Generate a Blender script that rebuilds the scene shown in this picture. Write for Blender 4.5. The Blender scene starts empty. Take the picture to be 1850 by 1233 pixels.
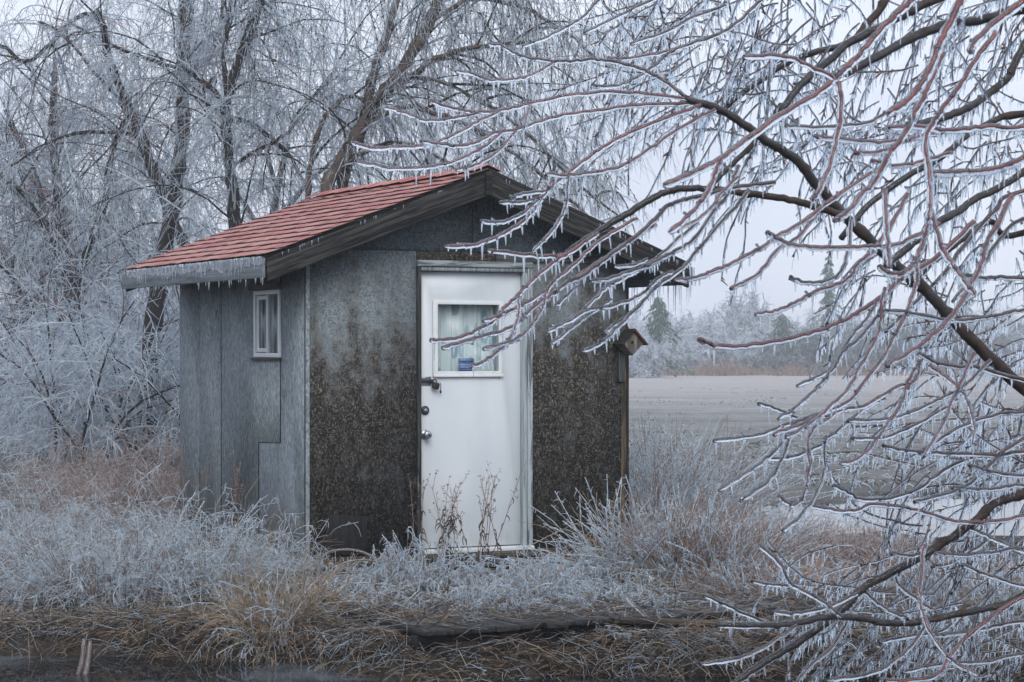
import bpy, math, random
import numpy as np
from mathutils import Vector

random.seed(7)
RNG = np.random.default_rng(11)
scene = bpy.context.scene
C = scene.collection

# ------------------------------------------------------------------ camera
FPX, HOR, CAMH = 4062.0, 638.0, 1.341          # focal length in photo pixels, horizon row, eye height
cam_d = bpy.data.cameras.new('camera')
cam = bpy.data.objects.new('camera', cam_d); C.objects.link(cam)
cam.location = (0, 0, CAMH); cam.rotation_euler = (math.radians(90), 0, 0)
cam_d.sensor_width = 36.0; cam_d.lens = FPX / 1850 * 36
cam_d.shift_y = (HOR - 616.5) / 1850
cam_d.clip_start = 0.1; cam_d.clip_end = 6000
cam_d.dof.use_dof = True; cam_d.dof.focus_distance = 13.5; cam_d.dof.aperture_fstop = 18.0
scene.camera = cam

# ------------------------------------------------------------------ world
SUN_EL, SUN_AZ = math.radians(42), math.radians(172)    # azimuth clockwise from +Y
w = bpy.data.worlds.new('World'); scene.world = w; w.use_nodes = True
nt = w.node_tree; nt.nodes.clear()
def wn(t, **k):
    n = nt.nodes.new(t)
    for a, b in k.items(): setattr(n, a, b)
    return n
sky = wn('ShaderNodeTexSky', sky_type='NISHITA', sun_disc=False)
sky.sun_elevation = SUN_EL; sky.sun_rotation = SUN_AZ; sky.dust_density = 3.0; sky.altitude = 50
tc = wn('ShaderNodeTexCoord'); mp = wn('ShaderNodeMapping'); mp.inputs['Scale'].default_value = (1.0, 1.0, 2.2)
nz = wn('ShaderNodeTexNoise'); nz.inputs['Scale'].default_value = 4.2; nz.inputs['Detail'].default_value = 3; nz.inputs['Roughness'].default_value = .45
cr = wn('ShaderNodeValToRGB')
cr.color_ramp.elements[0].position = .32; cr.color_ramp.elements[0].color = (7.5, 8.25, 10.0, 1)
cr.color_ramp.elements[1].position = .66; cr.color_ramp.elements[1].color = (10.4, 11.0, 12.2, 1)
mx = wn('ShaderNodeMix', data_type='RGBA'); mx.inputs[0].default_value = .9
bg = wn('ShaderNodeBackground'); bg.inputs['Strength'].default_value = .084
out = wn('ShaderNodeOutputWorld')
L = nt.links.new
L(tc.outputs['Generated'], mp.inputs['Vector']); L(mp.outputs['Vector'], nz.inputs['Vector']); L(nz.outputs['Fac'], cr.inputs['Fac'])
L(sky.outputs['Color'], mx.inputs['A']); L(cr.outputs['Color'], mx.inputs['B']); L(mx.outputs['Result'], bg.inputs['Color']); L(bg.outputs['Background'], out.inputs['Surface'])

sd = bpy.data.lights.new('sun', 'SUN'); sd.energy = 1.5; sd.angle = math.radians(35); sd.color = (1.0, .97, .93)
so = bpy.data.objects.new('sun', sd); C.objects.link(so)
so.rotation_euler = (math.radians(90) - SUN_EL, 0, -SUN_AZ + math.pi)

vs = scene.view_settings
vs.view_transform = 'Standard'; vs.look = 'None'; vs.gamma = 1.0; vs.exposure = 0.3; vs.use_curve_mapping = False
cy = scene.cycles
cy.max_bounces = 10; cy.diffuse_bounces = 2; cy.glossy_bounces = 3; cy.transmission_bounces = 8; cy.volume_bounces = 1
cy.transparent_max_bounces = 8; cy.use_denoising = True; cy.use_adaptive_sampling = True; cy.adaptive_threshold = .03; cy.caustics_reflective = False; cy.sample_clamp_indirect = 4.0

# ------------------------------------------------------------------ helpers
def at(px, py, d):
    """point seen in the photograph at (px, py) that lies d metres in front of the camera"""
    return np.array([(px - 925) / FPX * d, d, CAMH - (py - HOR) / FPX * d])

class Nodes:
    def __init__(self, name):
        self.m = bpy.data.materials.new(name); self.m.use_nodes = True
        self.t = self.m.node_tree; self.t.nodes.clear()
        self.out = self.t.nodes.new('ShaderNodeOutputMaterial')
    def n(self, typ, ins=None, **k):
        x = self.t.nodes.new(typ)
        for a, b in k.items(): setattr(x, a, b)
        for a, b in (ins or {}).items(): self.set(x.inputs[a], b)
        return x
    def set(self, sock, v):
        if isinstance(v, bpy.types.NodeSocket): self.t.links.new(v, sock)
        else:
            if isinstance(v, (tuple, list)) and len(v) == 3 and sock.type == 'RGBA': v = (*v, 1)
            sock.default_value = v
    def coord(self, scale=(1, 1, 1), rot=(0, 0, 0), kind='Object'):
        if kind == 'World': src = self.n('ShaderNodeNewGeometry').outputs['Position']
        else: src = self.n('ShaderNodeTexCoord').outputs[kind]
        return self.n('ShaderNodeMapping', {'Vector': src, 'Scale': scale, 'Rotation': rot}).outputs['Vector']
    def noise(self, vec, scale=5, detail=4, rough=.55, dist=0):
        return self.n('ShaderNodeTexNoise', {'Vector': vec, 'Scale': scale, 'Detail': detail, 'Roughness': rough, 'Distortion': dist}).outputs['Fac']
    def voro(self, vec, scale=5, feature='F1', outp='Color'):
        return self.n('ShaderNodeTexVoronoi', {'Vector': vec, 'Scale': scale}, feature=feature).outputs[outp]
    def ramp(self, fac, *stops):
        r = self.n('ShaderNodeValToRGB', {'Fac': fac}); e = r.color_ramp.elements
        while len(e) < len(stops): e.new(.5)
        for i, (p, c) in enumerate(stops):
            e[i].position = p; e[i].color = (*c, 1) if isinstance(c, (tuple, list)) else (c, c, c, 1)
        return r.outputs['Color']
    def mix(self, f, a, b, blend='MIX'):
        x = self.n('ShaderNodeMix', data_type='RGBA', blend_type=blend)
        self.set(x.inputs[0], f); self.set(x.inputs['A'], a); self.set(x.inputs['B'], b)
        return x.outputs['Result']
    def math(self, op, a, b=0.0, clamp=False):
        x = self.n('ShaderNodeMath', operation=op, use_clamp=clamp); self.set(x.inputs[0], a); self.set(x.inputs[1], b)
        return x.outputs[0]
    def rng(self, v, a, b, c=0.0, d=1.0):
        x = self.n('ShaderNodeMapRange', {'Value': v, 'From Min': a, 'From Max': b, 'To Min': c, 'To Max': d}, interpolation_type='SMOOTHSTEP')
        return x.outputs['Result']
    def sep(self, v):
        return self.n('ShaderNodeSeparateXYZ', {'Vector': v}).outputs
    def bump(self, h, strength=.3, dist=.01):
        return self.n('ShaderNodeBump', {'Height': h, 'Strength': strength, 'Distance': dist}).outputs['Normal']
    def pbr(self, color, rough=.7, normal=None, **k):
        b = self.n('ShaderNodeBsdfPrincipled', {'Base Color': color, 'Roughness': rough})
        if normal is not None: self.set(b.inputs['Normal'], normal)
        for a, v in k.items(): self.set(b.inputs[a.replace('_', ' ')], v)
        return b.outputs['BSDF']
    def done(self, sh):
        self.t.links.new(sh, self.out.inputs['Surface']); return self.m

M = {}
def simple(name, col, rough=.6, var=.25, scale=8, kind='Object', bump=0, **k):
    N = Nodes(name); v = N.coord(kind=kind)
    f = N.noise(v, scale, 5)
    c = N.mix(N.ramp(f, (.3, 0.0), (.7, 1.0)), tuple(x * (1 - var) for x in col), tuple(min(1, x * (1 + var)) for x in col))
    nrm = N.bump(f, bump, .01) if bump else None
    M[name] = N.done(N.pbr(c, rough, nrm, **k)); return M[name]

# --- mesh building -------------------------------------------------------
def mesh_np(name, V, F, smooth=False, mat=None, matidx=None):
    """V (n,3); F list of (m,k) index arrays"""
    me = bpy.data.meshes.new(name); V = np.asarray(V, np.float32)
    me.vertices.add(len(V)); me.vertices.foreach_set('co', V.ravel())
    idx = np.concatenate([f.ravel() for f in F]).astype(np.int32)
    sizes = np.concatenate([np.full(len(f), f.shape[1], np.int32) for f in F])
    me.loops.add(len(idx)); me.loops.foreach_set('vertex_index', idx)
    starts = np.zeros(len(sizes), np.int32); starts[1:] = np.cumsum(sizes)[:-1]
    me.polygons.add(len(sizes)); me.polygons.foreach_set('loop_start', starts)
    try: me.polygons.foreach_set('loop_total', sizes)
    except Exception: pass
    if smooth: me.polygons.foreach_set('use_smooth', np.ones(len(sizes), bool))
    if mat:
        for m_ in (mat if isinstance(mat, (list, tuple)) else [mat]): me.materials.append(m_)
    if matidx is not None: me.polygons.foreach_set('material_index', matidx.astype(np.int32))
    me.update(calc_edges=True); me.validate()
    return me

class MB:
    """collects geometry for one mesh"""
    def __init__(self): self.V = []; self.F = {}; self.n = 0
    def add(self, V, F):
        V = np.asarray(V, float); self.V.append(V)
        by = {}
        for f in F: by.setdefault(len(f), []).append(f)
        for k, fs in by.items(): self.F.setdefault(k, []).append(np.asarray(fs, np.int64) + self.n)
        self.n += len(V); return self
    def add_arr(self, V, F4):
        self.V.append(V); self.F.setdefault(F4.shape[1], []).append(F4 + self.n); self.n += len(V); return self
    def box(self, a, b):
        x0, y0, z0 = a; x1, y1, z1 = b
        V = [(x0, y0, z0), (x1, y0, z0), (x1, y1, z0), (x0, y1, z0), (x0, y0, z1), (x1, y0, z1), (x1, y1, z1), (x0, y1, z1)]
        return self.add(V, [(0, 3, 2, 1), (4, 5, 6, 7), (0, 1, 5, 4), (1, 2, 6, 5), (2, 3, 7, 6), (3, 0, 4, 7)])
    def prism(self, poly, ext, to3):
        """poly: 2D outline, ext: (a,b) extents on third axis, to3(p, t) -> 3D"""
        n = len(poly)
        V = [to3(p, ext[0]) for p in poly] + [to3(p, ext[1]) for p in poly]
        F = [tuple(range(n))[::-1], tuple(range(n, 2 * n))] + [(i, (i + 1) % n, n + (i + 1) % n, n + i) for i in range(n)]
        return self.add(V, F)
    def tubes(self, P, R, sides=3, cap=False):
        """P (M,N,3) centre lines, R (M,N) radii"""
        P = np.asarray(P, float); R = np.asarray(R, float)
        if P.ndim == 2: P = P[None]; R = R[None]
        Mn, N, _ = P.shape
        if Mn == 0: return self
        T = np.gradient(P, axis=1); T /= np.linalg.norm(T, axis=2, keepdims=True) + 1e-9
        mean = T.mean(1); ref = np.where(np.abs(mean[:, 2:3]) < .8, np.array([[0, 0, 1.0]]), np.array([[0, 1.0, 0]]))
        A = np.cross(T, ref[:, None, :]); A /= np.linalg.norm(A, axis=2, keepdims=True) + 1e-9
        B = np.cross(T, A)
        ang = np.arange(sides) * 2 * np.pi / sides
        V = P[:, :, None, :] + R[:, :, None, None] * (np.cos(ang)[None, None, :, None] * A[:, :, None, :] + np.sin(ang)[None, None, :, None] * B[:, :, None, :])
        V = V.reshape(-1, 3)
        i = np.arange(Mn)[:, None, None] * (N * sides); j = np.arange(N - 1)[None, :, None] * sides; k = np.arange(sides)[None, None, :]; k2 = (k + 1) % sides
        F = np.stack([i + j + k, i + j + k2, i + j + sides + k2, i + j + sides + k], -1).reshape(-1, 4)
        self.add_arr(V, F)
        if cap:
            base = self.n - len(V)
            ii = np.arange(Mn)[:, None] * (N * sides); kk = np.arange(sides)[None, :]
            c0 = (ii + kk[:, ::-1]) + base; c1 = (ii + (N - 1) * sides + kk) + base
            self.F.setdefault(sides, []).extend([c0, c1])
        return self
    def lathe(self, prof, sides, to3):
        """prof [(r, t)], to3(x, y, t)"""
        V = []; F = []
        for r, t in prof:
            for s in range(sides):
                a = 2 * math.pi * s / sides; V.append(to3(r * math.cos(a), r * math.sin(a), t))
        for i in range(len(prof) - 1):
            for s in range(sides):
                F.append((i * sides + s, i * sides + (s + 1) % sides, (i + 1) * sides + (s + 1) % sides, (i + 1) * sides + s))
        F.append(tuple(range(sides))[::-1]); F.append(tuple((len(prof) - 1) * sides + s for s in range(sides)))
        return self.add(V, F)
    def mesh(self, name, mat, smooth=False):
        return mesh_np(name, np.concatenate(self.V), [np.concatenate(v) for v in self.F.values()], smooth, mat)
    def obj(self, name, mat, parent=None, smooth=False, bevel=0):
        return link(name, self.mesh(name, mat, smooth), parent, bevel)

def link(name, data, parent=None, bevel=0):
    o = bpy.data.objects.new(name, data); C.objects.link(o)
    if parent: o.parent = parent
    if bevel:
        b = o.modifiers.new('bevel', 'BEVEL'); b.width = bevel; b.segments = 2; b.limit_method = 'ANGLE'
    return o
def tag(o, label, cat=None, group=None, kind=None):
    o['label'] = label
    if cat: o['category'] = cat
    if group: o['group'] = group
    if kind: o['kind'] = kind
    return o
def thing(name, label, cat, loc=(0, 0, 0), rotz=0, group=None):
    o = link(name, None); o.location = loc; o.rotation_euler = (0, 0, rotz); o.empty_display_size = .1
    return tag(o, label, cat, group)
def nrm(v): return v / (np.linalg.norm(v, axis=-1, keepdims=True) + 1e-9)

def grow(S, Dr, Ln, n, droop=.3, wob=.15, rng=RNG):
    """batch of growing shoots: starts, directions, lengths -> (M,n+1,3)"""
    S = np.asarray(S, float); d = nrm(np.asarray(Dr, float)); Ln = np.asarray(Ln, float)
    P = [S]; st = (Ln / n)[:, None]; g = np.array([0, 0, -1.0])
    dr = np.broadcast_to(np.asarray(droop, float), (len(S),))[:, None]
    for k in range(n):
        d = nrm(d + g * dr * (1.0 / n) * 2 + rng.normal(0, wob, d.shape) / math.sqrt(n))
        P.append(P[-1] + d * st)
    return np.stack(P, 1)
def sample_on(P, count, lo=0.1, hi=1.0, rng=RNG):
    """random points + tangents on a batch of polylines"""
    Mn, N, _ = P.shape
    m = rng.integers(0, Mn, count); t = rng.uniform(lo, hi, count) * (N - 1); i = np.minimum(t.astype(int), N - 2); f = (t - i)[:, None]
    a = P[m, i]; b = P[m, i + 1]
    return a + (b - a) * f, nrm(b - a), m, t / (N - 1)
def taper(Mn, N, r0, r1, p=1.0):
    t = np.linspace(0, 1, N)[None, :] ** p
    r0 = np.broadcast_to(np.asarray(r0, float), (Mn,))[:, None]; r1 = np.broadcast_to(np.asarray(r1, float), (Mn,))[:, None]
    return r0 + (r1 - r0) * t
def smooth_line(pts, per=5):
    """Catmull-Rom through pts (n,k)"""
    p = np.asarray(pts, float); p = np.vstack([2 * p[0] - p[1], p, 2 * p[-1] - p[-2]]); o = []
    for i in range(1, len(p) - 2):
        for t in np.arange(per) / per:
            o.append(.5 * ((2 * p[i]) + (-p[i - 1] + p[i + 1]) * t + (2 * p[i - 1] - 5 * p[i] + 4 * p[i + 1] - p[i + 2]) * t * t + (-p[i - 1] + 3 * p[i] - 3 * p[i + 1] + p[i + 2]) * t ** 3))
    o.append(p[-2]); return np.array(o)
def rdirs(n, rng=RNG): return nrm(rng.normal(0, 1, (n, 3)))

# ------------------------------------------------------------------ materials
def osb(name, vertical=False, stain=None, tint=(1, 1, 1)):
    """weathered strand board: flakes of random tone, dark stains with a shape of their own"""
    N = Nodes(name); v0 = N.coord()
    warp = N.n('ShaderNodeTexNoise', {'Vector': v0, 'Scale': 9.0, 'Detail': 2.0}).outputs['Color']
    v = N.mix(.035, v0, warp, 'ADD')
    def fl(sc, rot):
        return N.voro(N.n('ShaderNodeMapping', {'Vector': v, 'Scale': sc, 'Rotation': rot}).outputs['Vector'], 1.0)
    if vertical:
        a = fl((60, 130, 20), (0, 0, 0)); b = fl((60, 190, 34), (.12, 0, 0)); sel = N.noise(v, 22, 2)
        f = N.mix(N.ramp(sel, (.45, 0.), (.55, 1.)), a, b)
    else:
        a = fl((125, 60, 46), (0, .5, 0)); b = fl((50, 60, 140), (0, .25, 0)); c = fl((115, 60, 48), (0, -.7, 0))
        s1 = N.noise(v, 30, 2); s2 = N.noise(v, 36, 2)
        f = N.mix(N.ramp(s1, (.46, 0.), (.54, 1.)), a, b); f = N.mix(N.ramp(s2, (.5, 0.), (.58, 1.)), f, c)
    g = N.n('ShaderNodeRGBToBW', {'Color': f}).outputs[0]
    fine = N.noise(N.coord((110, 110, 24) if vertical else (90, 90, 90)), 1.6, 6, .75)
    g2 = N.math('ADD', N.math('MULTIPLY', g, .6), N.math('MULTIPLY', fine, .55))
    t = tint
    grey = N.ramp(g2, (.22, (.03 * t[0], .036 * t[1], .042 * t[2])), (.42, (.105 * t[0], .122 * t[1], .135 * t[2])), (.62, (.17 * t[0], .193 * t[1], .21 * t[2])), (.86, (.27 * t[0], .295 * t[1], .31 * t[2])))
    blot = N.noise(N.coord((1.2, 1.2, .9)), 2.2, 6, .62)
    grey = N.mix(N.ramp(blot, (.3, .55), (.7, 0.)), grey, N.mix(1.0, grey, (.72, .76, .78), 'MULTIPLY'))
    if stain:
        dark = N.ramp(g2, (.30, (.004, .004, .004)), (.5, (.017, .015, .0125)), (.61, (.046, .042, .036)), (.73, (.115, .105, .09)), (.9, (.25, .23, .195)))
        s = N.sep(v0); bl = N.noise(N.coord((1.5, 1.5, 1.1)), 2.6, 7, .68)
        z0, z1, amp = stain
        m = N.math('ADD', N.rng(s[2], z0, z1, 1.0, 0.0), N.math('MULTIPLY', N.math('SUBTRACT', bl, .5), amp))
        m = N.math('ADD', m, N.math('MULTIPLY', N.math('SUBTRACT', g, .5), 1.1))
        m = N.math('ADD', m, N.math('MULTIPLY', N.math('SUBTRACT', N.noise(v0, 13, 6, .75), .5), 1.5))
        m = N.math('ADD', m, N.math('MULTIPLY', N.math('SUBTRACT', N.noise(N.coord((9, 9, 1.1)), 1.0, 5, .65), .5), 1.3))
        col = N.mix(N.ramp(m, (.28, 0.), (.66, 1.)), grey, dark)
        # warm raw-wood streaks
        wm = N.noise(N.coord((5, 5, 1.3)), 2.3, 5, .6)
        col = N.mix(N.ramp(wm, (.62, 0.), (.76, .35)), col, N.mix(1.0, col, (1.5, 1.25, .95), 'MULTIPLY'))
    else:
        s = N.sep(v0)
        low = N.math('ADD', N.rng(s[2], .0, .75, .55, 0.), N.math('MULTIPLY', N.math('SUBTRACT', blot, .5), .6))
        col = N.mix(N.ramp(low, (.1, 0.), (.7, .55)), grey, (.27, .265, .25))
    M[name] = N.done(N.pbr(col, .85, N.bump(g2, .55, .004), Specular_IOR_Level=.25)); return M[name]
osb('osb_front_left', stain=(.75, 2.1, 2.6), tint=(1.22, 1.25, 1.24))
osb('osb_front_right', stain=(1.0, 2.25, 2.0), tint=(1.1, 1.13, 1.13))
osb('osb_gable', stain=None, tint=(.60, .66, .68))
osb('osb_head', stain=(2.0, 2.4, 1.6), tint=(.9, .92, .93))
osb('osb_side', vertical=True, tint=(1.62, 1.66, 1.66))

def grain(name, axis, dark, light, rough=.8, freq=38, scuff=None, kind='Object', tilt=0.0):
    """weathered timber, grain runs along axis 0/1/2"""
    N = Nodes(name)
    sc = [freq] * 3; sc[axis] = freq * .045
    base = N.coord(rot=(0, tilt, 0), kind=kind)
    v = N.n('ShaderNodeMapping', {'Vector': base, 'Scale': tuple(sc)}).outputs['Vector']
    a = N.noise(v, 1.0, 6, .65, .6); b = N.noise(N.n('ShaderNodeMapping', {'Vector': base, 'Scale': tuple(x * 2.7 for x in sc)}).outputs['Vector'], 1.0, 3, .6)
    f = N.math('ADD', N.math('MULTIPLY', a, .75), N.math('MULTIPLY', b, .3))
    col = N.ramp(f, (.34, tuple(x * .35 for x in dark)), (.48, dark), (.62, light), (.78, tuple(min(1, x * 1.5) for x in light)))
    if scuff:
        sv = [freq * .6] * 3; sv[axis] = freq * .05
        m = N.noise(N.coord(tuple(sv), kind=kind), 1.0, 5, .7)
        col = N.mix(N.ramp(m, (scuff[1], 0.), (scuff[1] + .1, 1.)), col, scuff[0])
    M[name] = N.done(N.pbr(col, rough, N.bump(f, .6, .004), Specular_IOR_Level=.3)); return M[name]
grain('rake_wood', 0, (.007, .0072, .0075), (.046, .0455, .0445), freq=80)
grain('fascia_paint', 1, (.13, .155, .175), (.21, .24, .265), freq=30, scuff=((.05, .052, .055), .62))
grain('casing_paint', 2, (.10, .115, .12), (.2, .225, .235), freq=60, scuff=((.40, .45, .47), .44))
grain('casing_head', 0, (.10, .115, .12), (.2, .225, .235), freq=60, scuff=((.36, .41, .43), .47))
grain('casing_dark', 2, (.015, .016, .016), (.07, .075, .078), freq=60, scuff=((.2, .22, .23), .62))
grain('jamb_paint', 2, (.30, .35, .37), (.45, .51, .53), freq=40, scuff=((.13, .15, .155), .58))
grain('sill_wood', 0, (.05, .05, .048), (.12, .12, .115), freq=40)
grain('deck_wood', 1, (.018, .019, .02), (.05, .052, .055), rough=.35, freq=34)
grain('beam_wood', 0, (.035, .028, .022), (.12, .09, .065), freq=34)
grain('hatch_wood', 2, (.007, .007, .008), (.02, .018, .017), freq=40)
grain('corner_wood', 2, (.045, .036, .025), (.17, .13, .078), freq=60, scuff=((.02, .019, .017), .5))
grain('bird_wood', 2, (.10, .09, .08), (.27, .24, .2), freq=60)
grain('board_grey', 2, (.05, .054, .056), (.12, .128, .13), freq=60)
grain('window_head_wood', 2, (.05, .047, .048), (.13, .115, .115), freq=70)
simple('deck_under', (.012, .012, .012), .9)
simple('vinyl', (.66, .7, .73), .4, .05, 3)
simple('steel', (.35, .38, .40), .35, .25, 60, Metallic=.85)
simple('steel_dark', (.05, .055, .06), .35, .3, 60, Metallic=.6)
simple('black_rubber', (.012, .012, .013), .5, .2, 40)
simple('interior', (.06, .06, .06), .9)
simple('blind', (.26, .32, .35), .7, .1, 5)
N = Nodes('door_paint'); v = N.coord(); f = N.noise(N.coord((1, 1, .35)), 3, 4); sp = N.noise(v, 60, 2)
zz = N.sep(v)[2]
c = N.mix(N.ramp(f, (.35, 0.), (.65, 1.)), (.60, .65, .69), (.68, .725, .76))
c = N.mix(N.ramp(N.math('ADD', N.rng(zz, .0, .25, .6, 0.), N.math('SUBTRACT', N.noise(N.coord((7, 7, 1.5)), 3, 5, .7), .5)), (.3, 0.), (.75, .65)), c, (.36, .36, .34)); c = N.mix(N.ramp(N.noise(N.coord((14, 14, .9)), 1.0, 5, .7), (.55, 0.), (.75, .3)), c, (.50, .53, .54))
c = N.mix(N.ramp(sp, (.78, 0.), (.82, .8)), c, (.35, .34, .33))
M['door_paint'] = N.done(N.pbr(c, .42, N.bump(f, .08, .01)))
N = Nodes('molding'); v = N.coord(); f = N.noise(N.coord((8, 8, 8)), 2, 5)
M['molding'] = N.done(N.pbr(N.mix(N.ramp(f, (.5, 0.), (.7, 1.)), (.72, .755, .77), (.66, .665, .6)), .4))
N = Nodes('rust'); M['rust'] = N.done(N.pbr(N.mix(N.noise(N.coord(), 90, 3), (.25, .11, .03), (.5, .36, .2)), .8))
N = Nodes('pane'); gl = N.n('ShaderNodeBsdfGlossy', {'Color': (.9, .95, 1), 'Roughness': .32}).outputs[0]; tr = N.n('ShaderNodeBsdfTransparent', {'Color': (.95, .98, .98)}).outputs[0]
fr = N.math('POWER', N.n('ShaderNodeLayerWeight', {'Blend': .5}).outputs['Facing'], 4.0)
ms = N.n('ShaderNodeMixShader', {'Fac': N.math('ADD', N.math('MULTIPLY', fr, .6), .05)}); N.set(ms.inputs[1], tr); N.set(ms.inputs[2], gl); M['pane'] = N.done(ms.outputs[0])
# curtain: pale teal cloth printed with drooping leaf shapes
N = Nodes('curtain'); v = N.coord((15, 1, 6.5)); vo = N.voro(v, 1.0, 'F1', 'Distance'); vc = N.voro(v, 1.0)
leafm = N.ramp(N.math('ADD', vo, N.math('MULTIPLY', N.noise(N.coord((40, 1, 40)), 1, 3), .25)), (.50, 1.), (.58, 0.))
g = N.n('ShaderNodeRGBToBW', {'Color': vc}).outputs[0]
lc = N.ramp(g, (.2, (.19, .33, .40)), (.55, (.28, .43, .48)), (.8, (.40, .53, .56)))
M['curtain'] = N.done(N.pbr(N.mix(N.math('MULTIPLY', leafm, .75), (.74, .80, .80), lc), .9))
N = Nodes('sticker'); s = N.sep(N.coord(kind='Object'))
ln = N.math('LESS_THAN', N.math('FRACT', N.math('MULTIPLY', s[2], 62.0)), .38)
wd = N.ramp(N.noise(N.coord((150, 1, 62)), 1, 1), (.45, 0.), (.5, 1.))
M['sticker'] = N.done(N.pbr(N.mix(N.math('MULTIPLY', N.math('MULTIPLY', ln, wd), .55), (.035, .09, .26), (.5, .6, .75)), .5))
# shingles
N = Nodes('shingle'); v = N.coord(); oi = N.n('ShaderNodeObjectInfo').outputs['Random']
gr = N.noise(v, 170, 3, .7); bl = N.noise(N.coord(kind='World'), 3.5, 5)
c = N.ramp(oi, (0., (.30, .075, .075)), (.35, (.40, .115, .105)), (.7, (.44, .15, .13)), (1., (.47, .22, .19)))
c = N.mix(N.ramp(bl, (.35, 0.), (.7, .7)), c, (.50, .27, .235)); c = N.mix(N.ramp(gr, (.35, .5), (.55, 0.)), c, N.mix(1.0, c, (.45, .4, .4), 'MULTIPLY'))
c = N.mix(N.ramp(gr, (.66, 0.), (.75, .35)), c, (.6, .5, .48)); c = N.mix(N.ramp(N.noise(N.coord((1, 1, 1), kind='World'), 9, 6, .7), (.56, 0.), (.72, .4)), c, (.62, .56, .57))
M['shingle'] = N.done(N.pbr(c, .6, N.bump(gr, .4, .003)))
simple('shingle_edge', (.02, .018, .018), .8)
simple('bird_roof', (.12, .03, .026), .7, .45, 30)

# ice: clear shell round the near twigs
def ice(name, milk=.18, rough=.03, col=(.93, .965, 1.0)):
    N = Nodes(name); v = N.coord(kind='World')
    nb = N.noise(v, 150, 3, .6)
    g = N.n('ShaderNodeBsdfGlass', {'Color': col, 'Roughness': rough, 'IOR': 1.31, 'Normal': N.bump(nb, .35, .004)}).outputs[0]
    d = N.pbr((.68, .73, .80), .25)
    ms = N.n('ShaderNodeMixShader', {'Fac': N.math('MULTIPLY', N.ramp(N.noise(v, 40, 3), (.3, .4), (.75, 1.)), milk)})
    N.set(ms.inputs[1], g); N.set(ms.inputs[2], d); M[name] = N.done(ms.outputs[0])
ice('ice', .05)
ice('icicle', .45, .05)
# rime: white ice on grass, shrubs and far twigs
def rime(name, lo, hi, rough=.22, trans=.35, scale=60):
    N = Nodes(name); f = N.noise(N.coord(kind='World'), scale, 2)
    c = N.mix(N.ramp(f, (.35, 0.), (.65, 1.)), lo, hi)
    d = N.pbr(c, rough, Specular_IOR_Level=.6)
    t = N.n('ShaderNodeBsdfTranslucent', {'Color': c}).outputs[0]
    ms = N.n('ShaderNodeMixShader', {'Fac': trans}); N.set(ms.inputs[1], d); N.set(ms.inputs[2], t); M[name] = N.done(ms.outputs[0])
rime('rime', (.50, .60, .69), (.93, .97, 1.0), .15, .62)
rime('rime_far', (.45, .52, .60), (.80, .86, .93), .35, .3, 7)
rime('rime_twig', (.52, .61, .70), (.92, .96, 1.0), .18, .6, 9)
rime('rime_dim', (.20, .245, .285), (.48, .55, .62), .25, .35, 50)
rime('rime_pink', (.42, .37, .37), (.84, .79, .80), .25, .5, 30)
def stem(name, a, b, scale=25, rough=.55):
    N = Nodes(name); f = N.noise(N.coord(kind='World'), scale, 3)
    rl = N.noise(N.coord(kind='World'), scale * 6, 4, .7)
    M[name] = N.done(N.pbr(N.mix(N.ramp(N.math('ADD', N.math('MULTIPLY', f, .6), N.math('MULTIPLY', rl, .4)), (.38, 0.), (.62, 1.)), a, b), rough, N.bump(rl, .9 if 'limb' in name or 'bark' in name else .3, .006)))
stem('straw', (.16, .12, .085), (.43, .33, .235))
stem('straw_pink', (.16, .10, .08), (.42, .29, .235))
stem('weed_dark', (.02, .013, .01), (.075, .048, .036))
stem('weed_stem', (.16, .11, .09), (.33, .24, .20))
stem('mat_straw', (.05, .04, .03), (.22, .165, .11))
stem('twig_red', (.15, .022, .018), (.34, .075, .058), 30, .45)
stem('twig_brown', (.04, .016, .012), (.16, .062, .045), 30, .5)
stem('limb_brown', (.012, .009, .008), (.07, .043, .032), 25, .6)
stem('bark_far', (.006, .0055, .0055), (.03, .025, .022), 12, .8)
stem('bark_warm', (.04, .03, .025), (.13, .10, .085), 9, .8)
stem('twig_far_red', (.12, .07, .075), (.30, .22, .23), 4, .5)
stem('conifer', (.008, .05, .028), (.03, .115, .06), 1.5, .7)
stem('bush_core', (.05, .055, .06), (.13, .14, .15), .8, .9)

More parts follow.
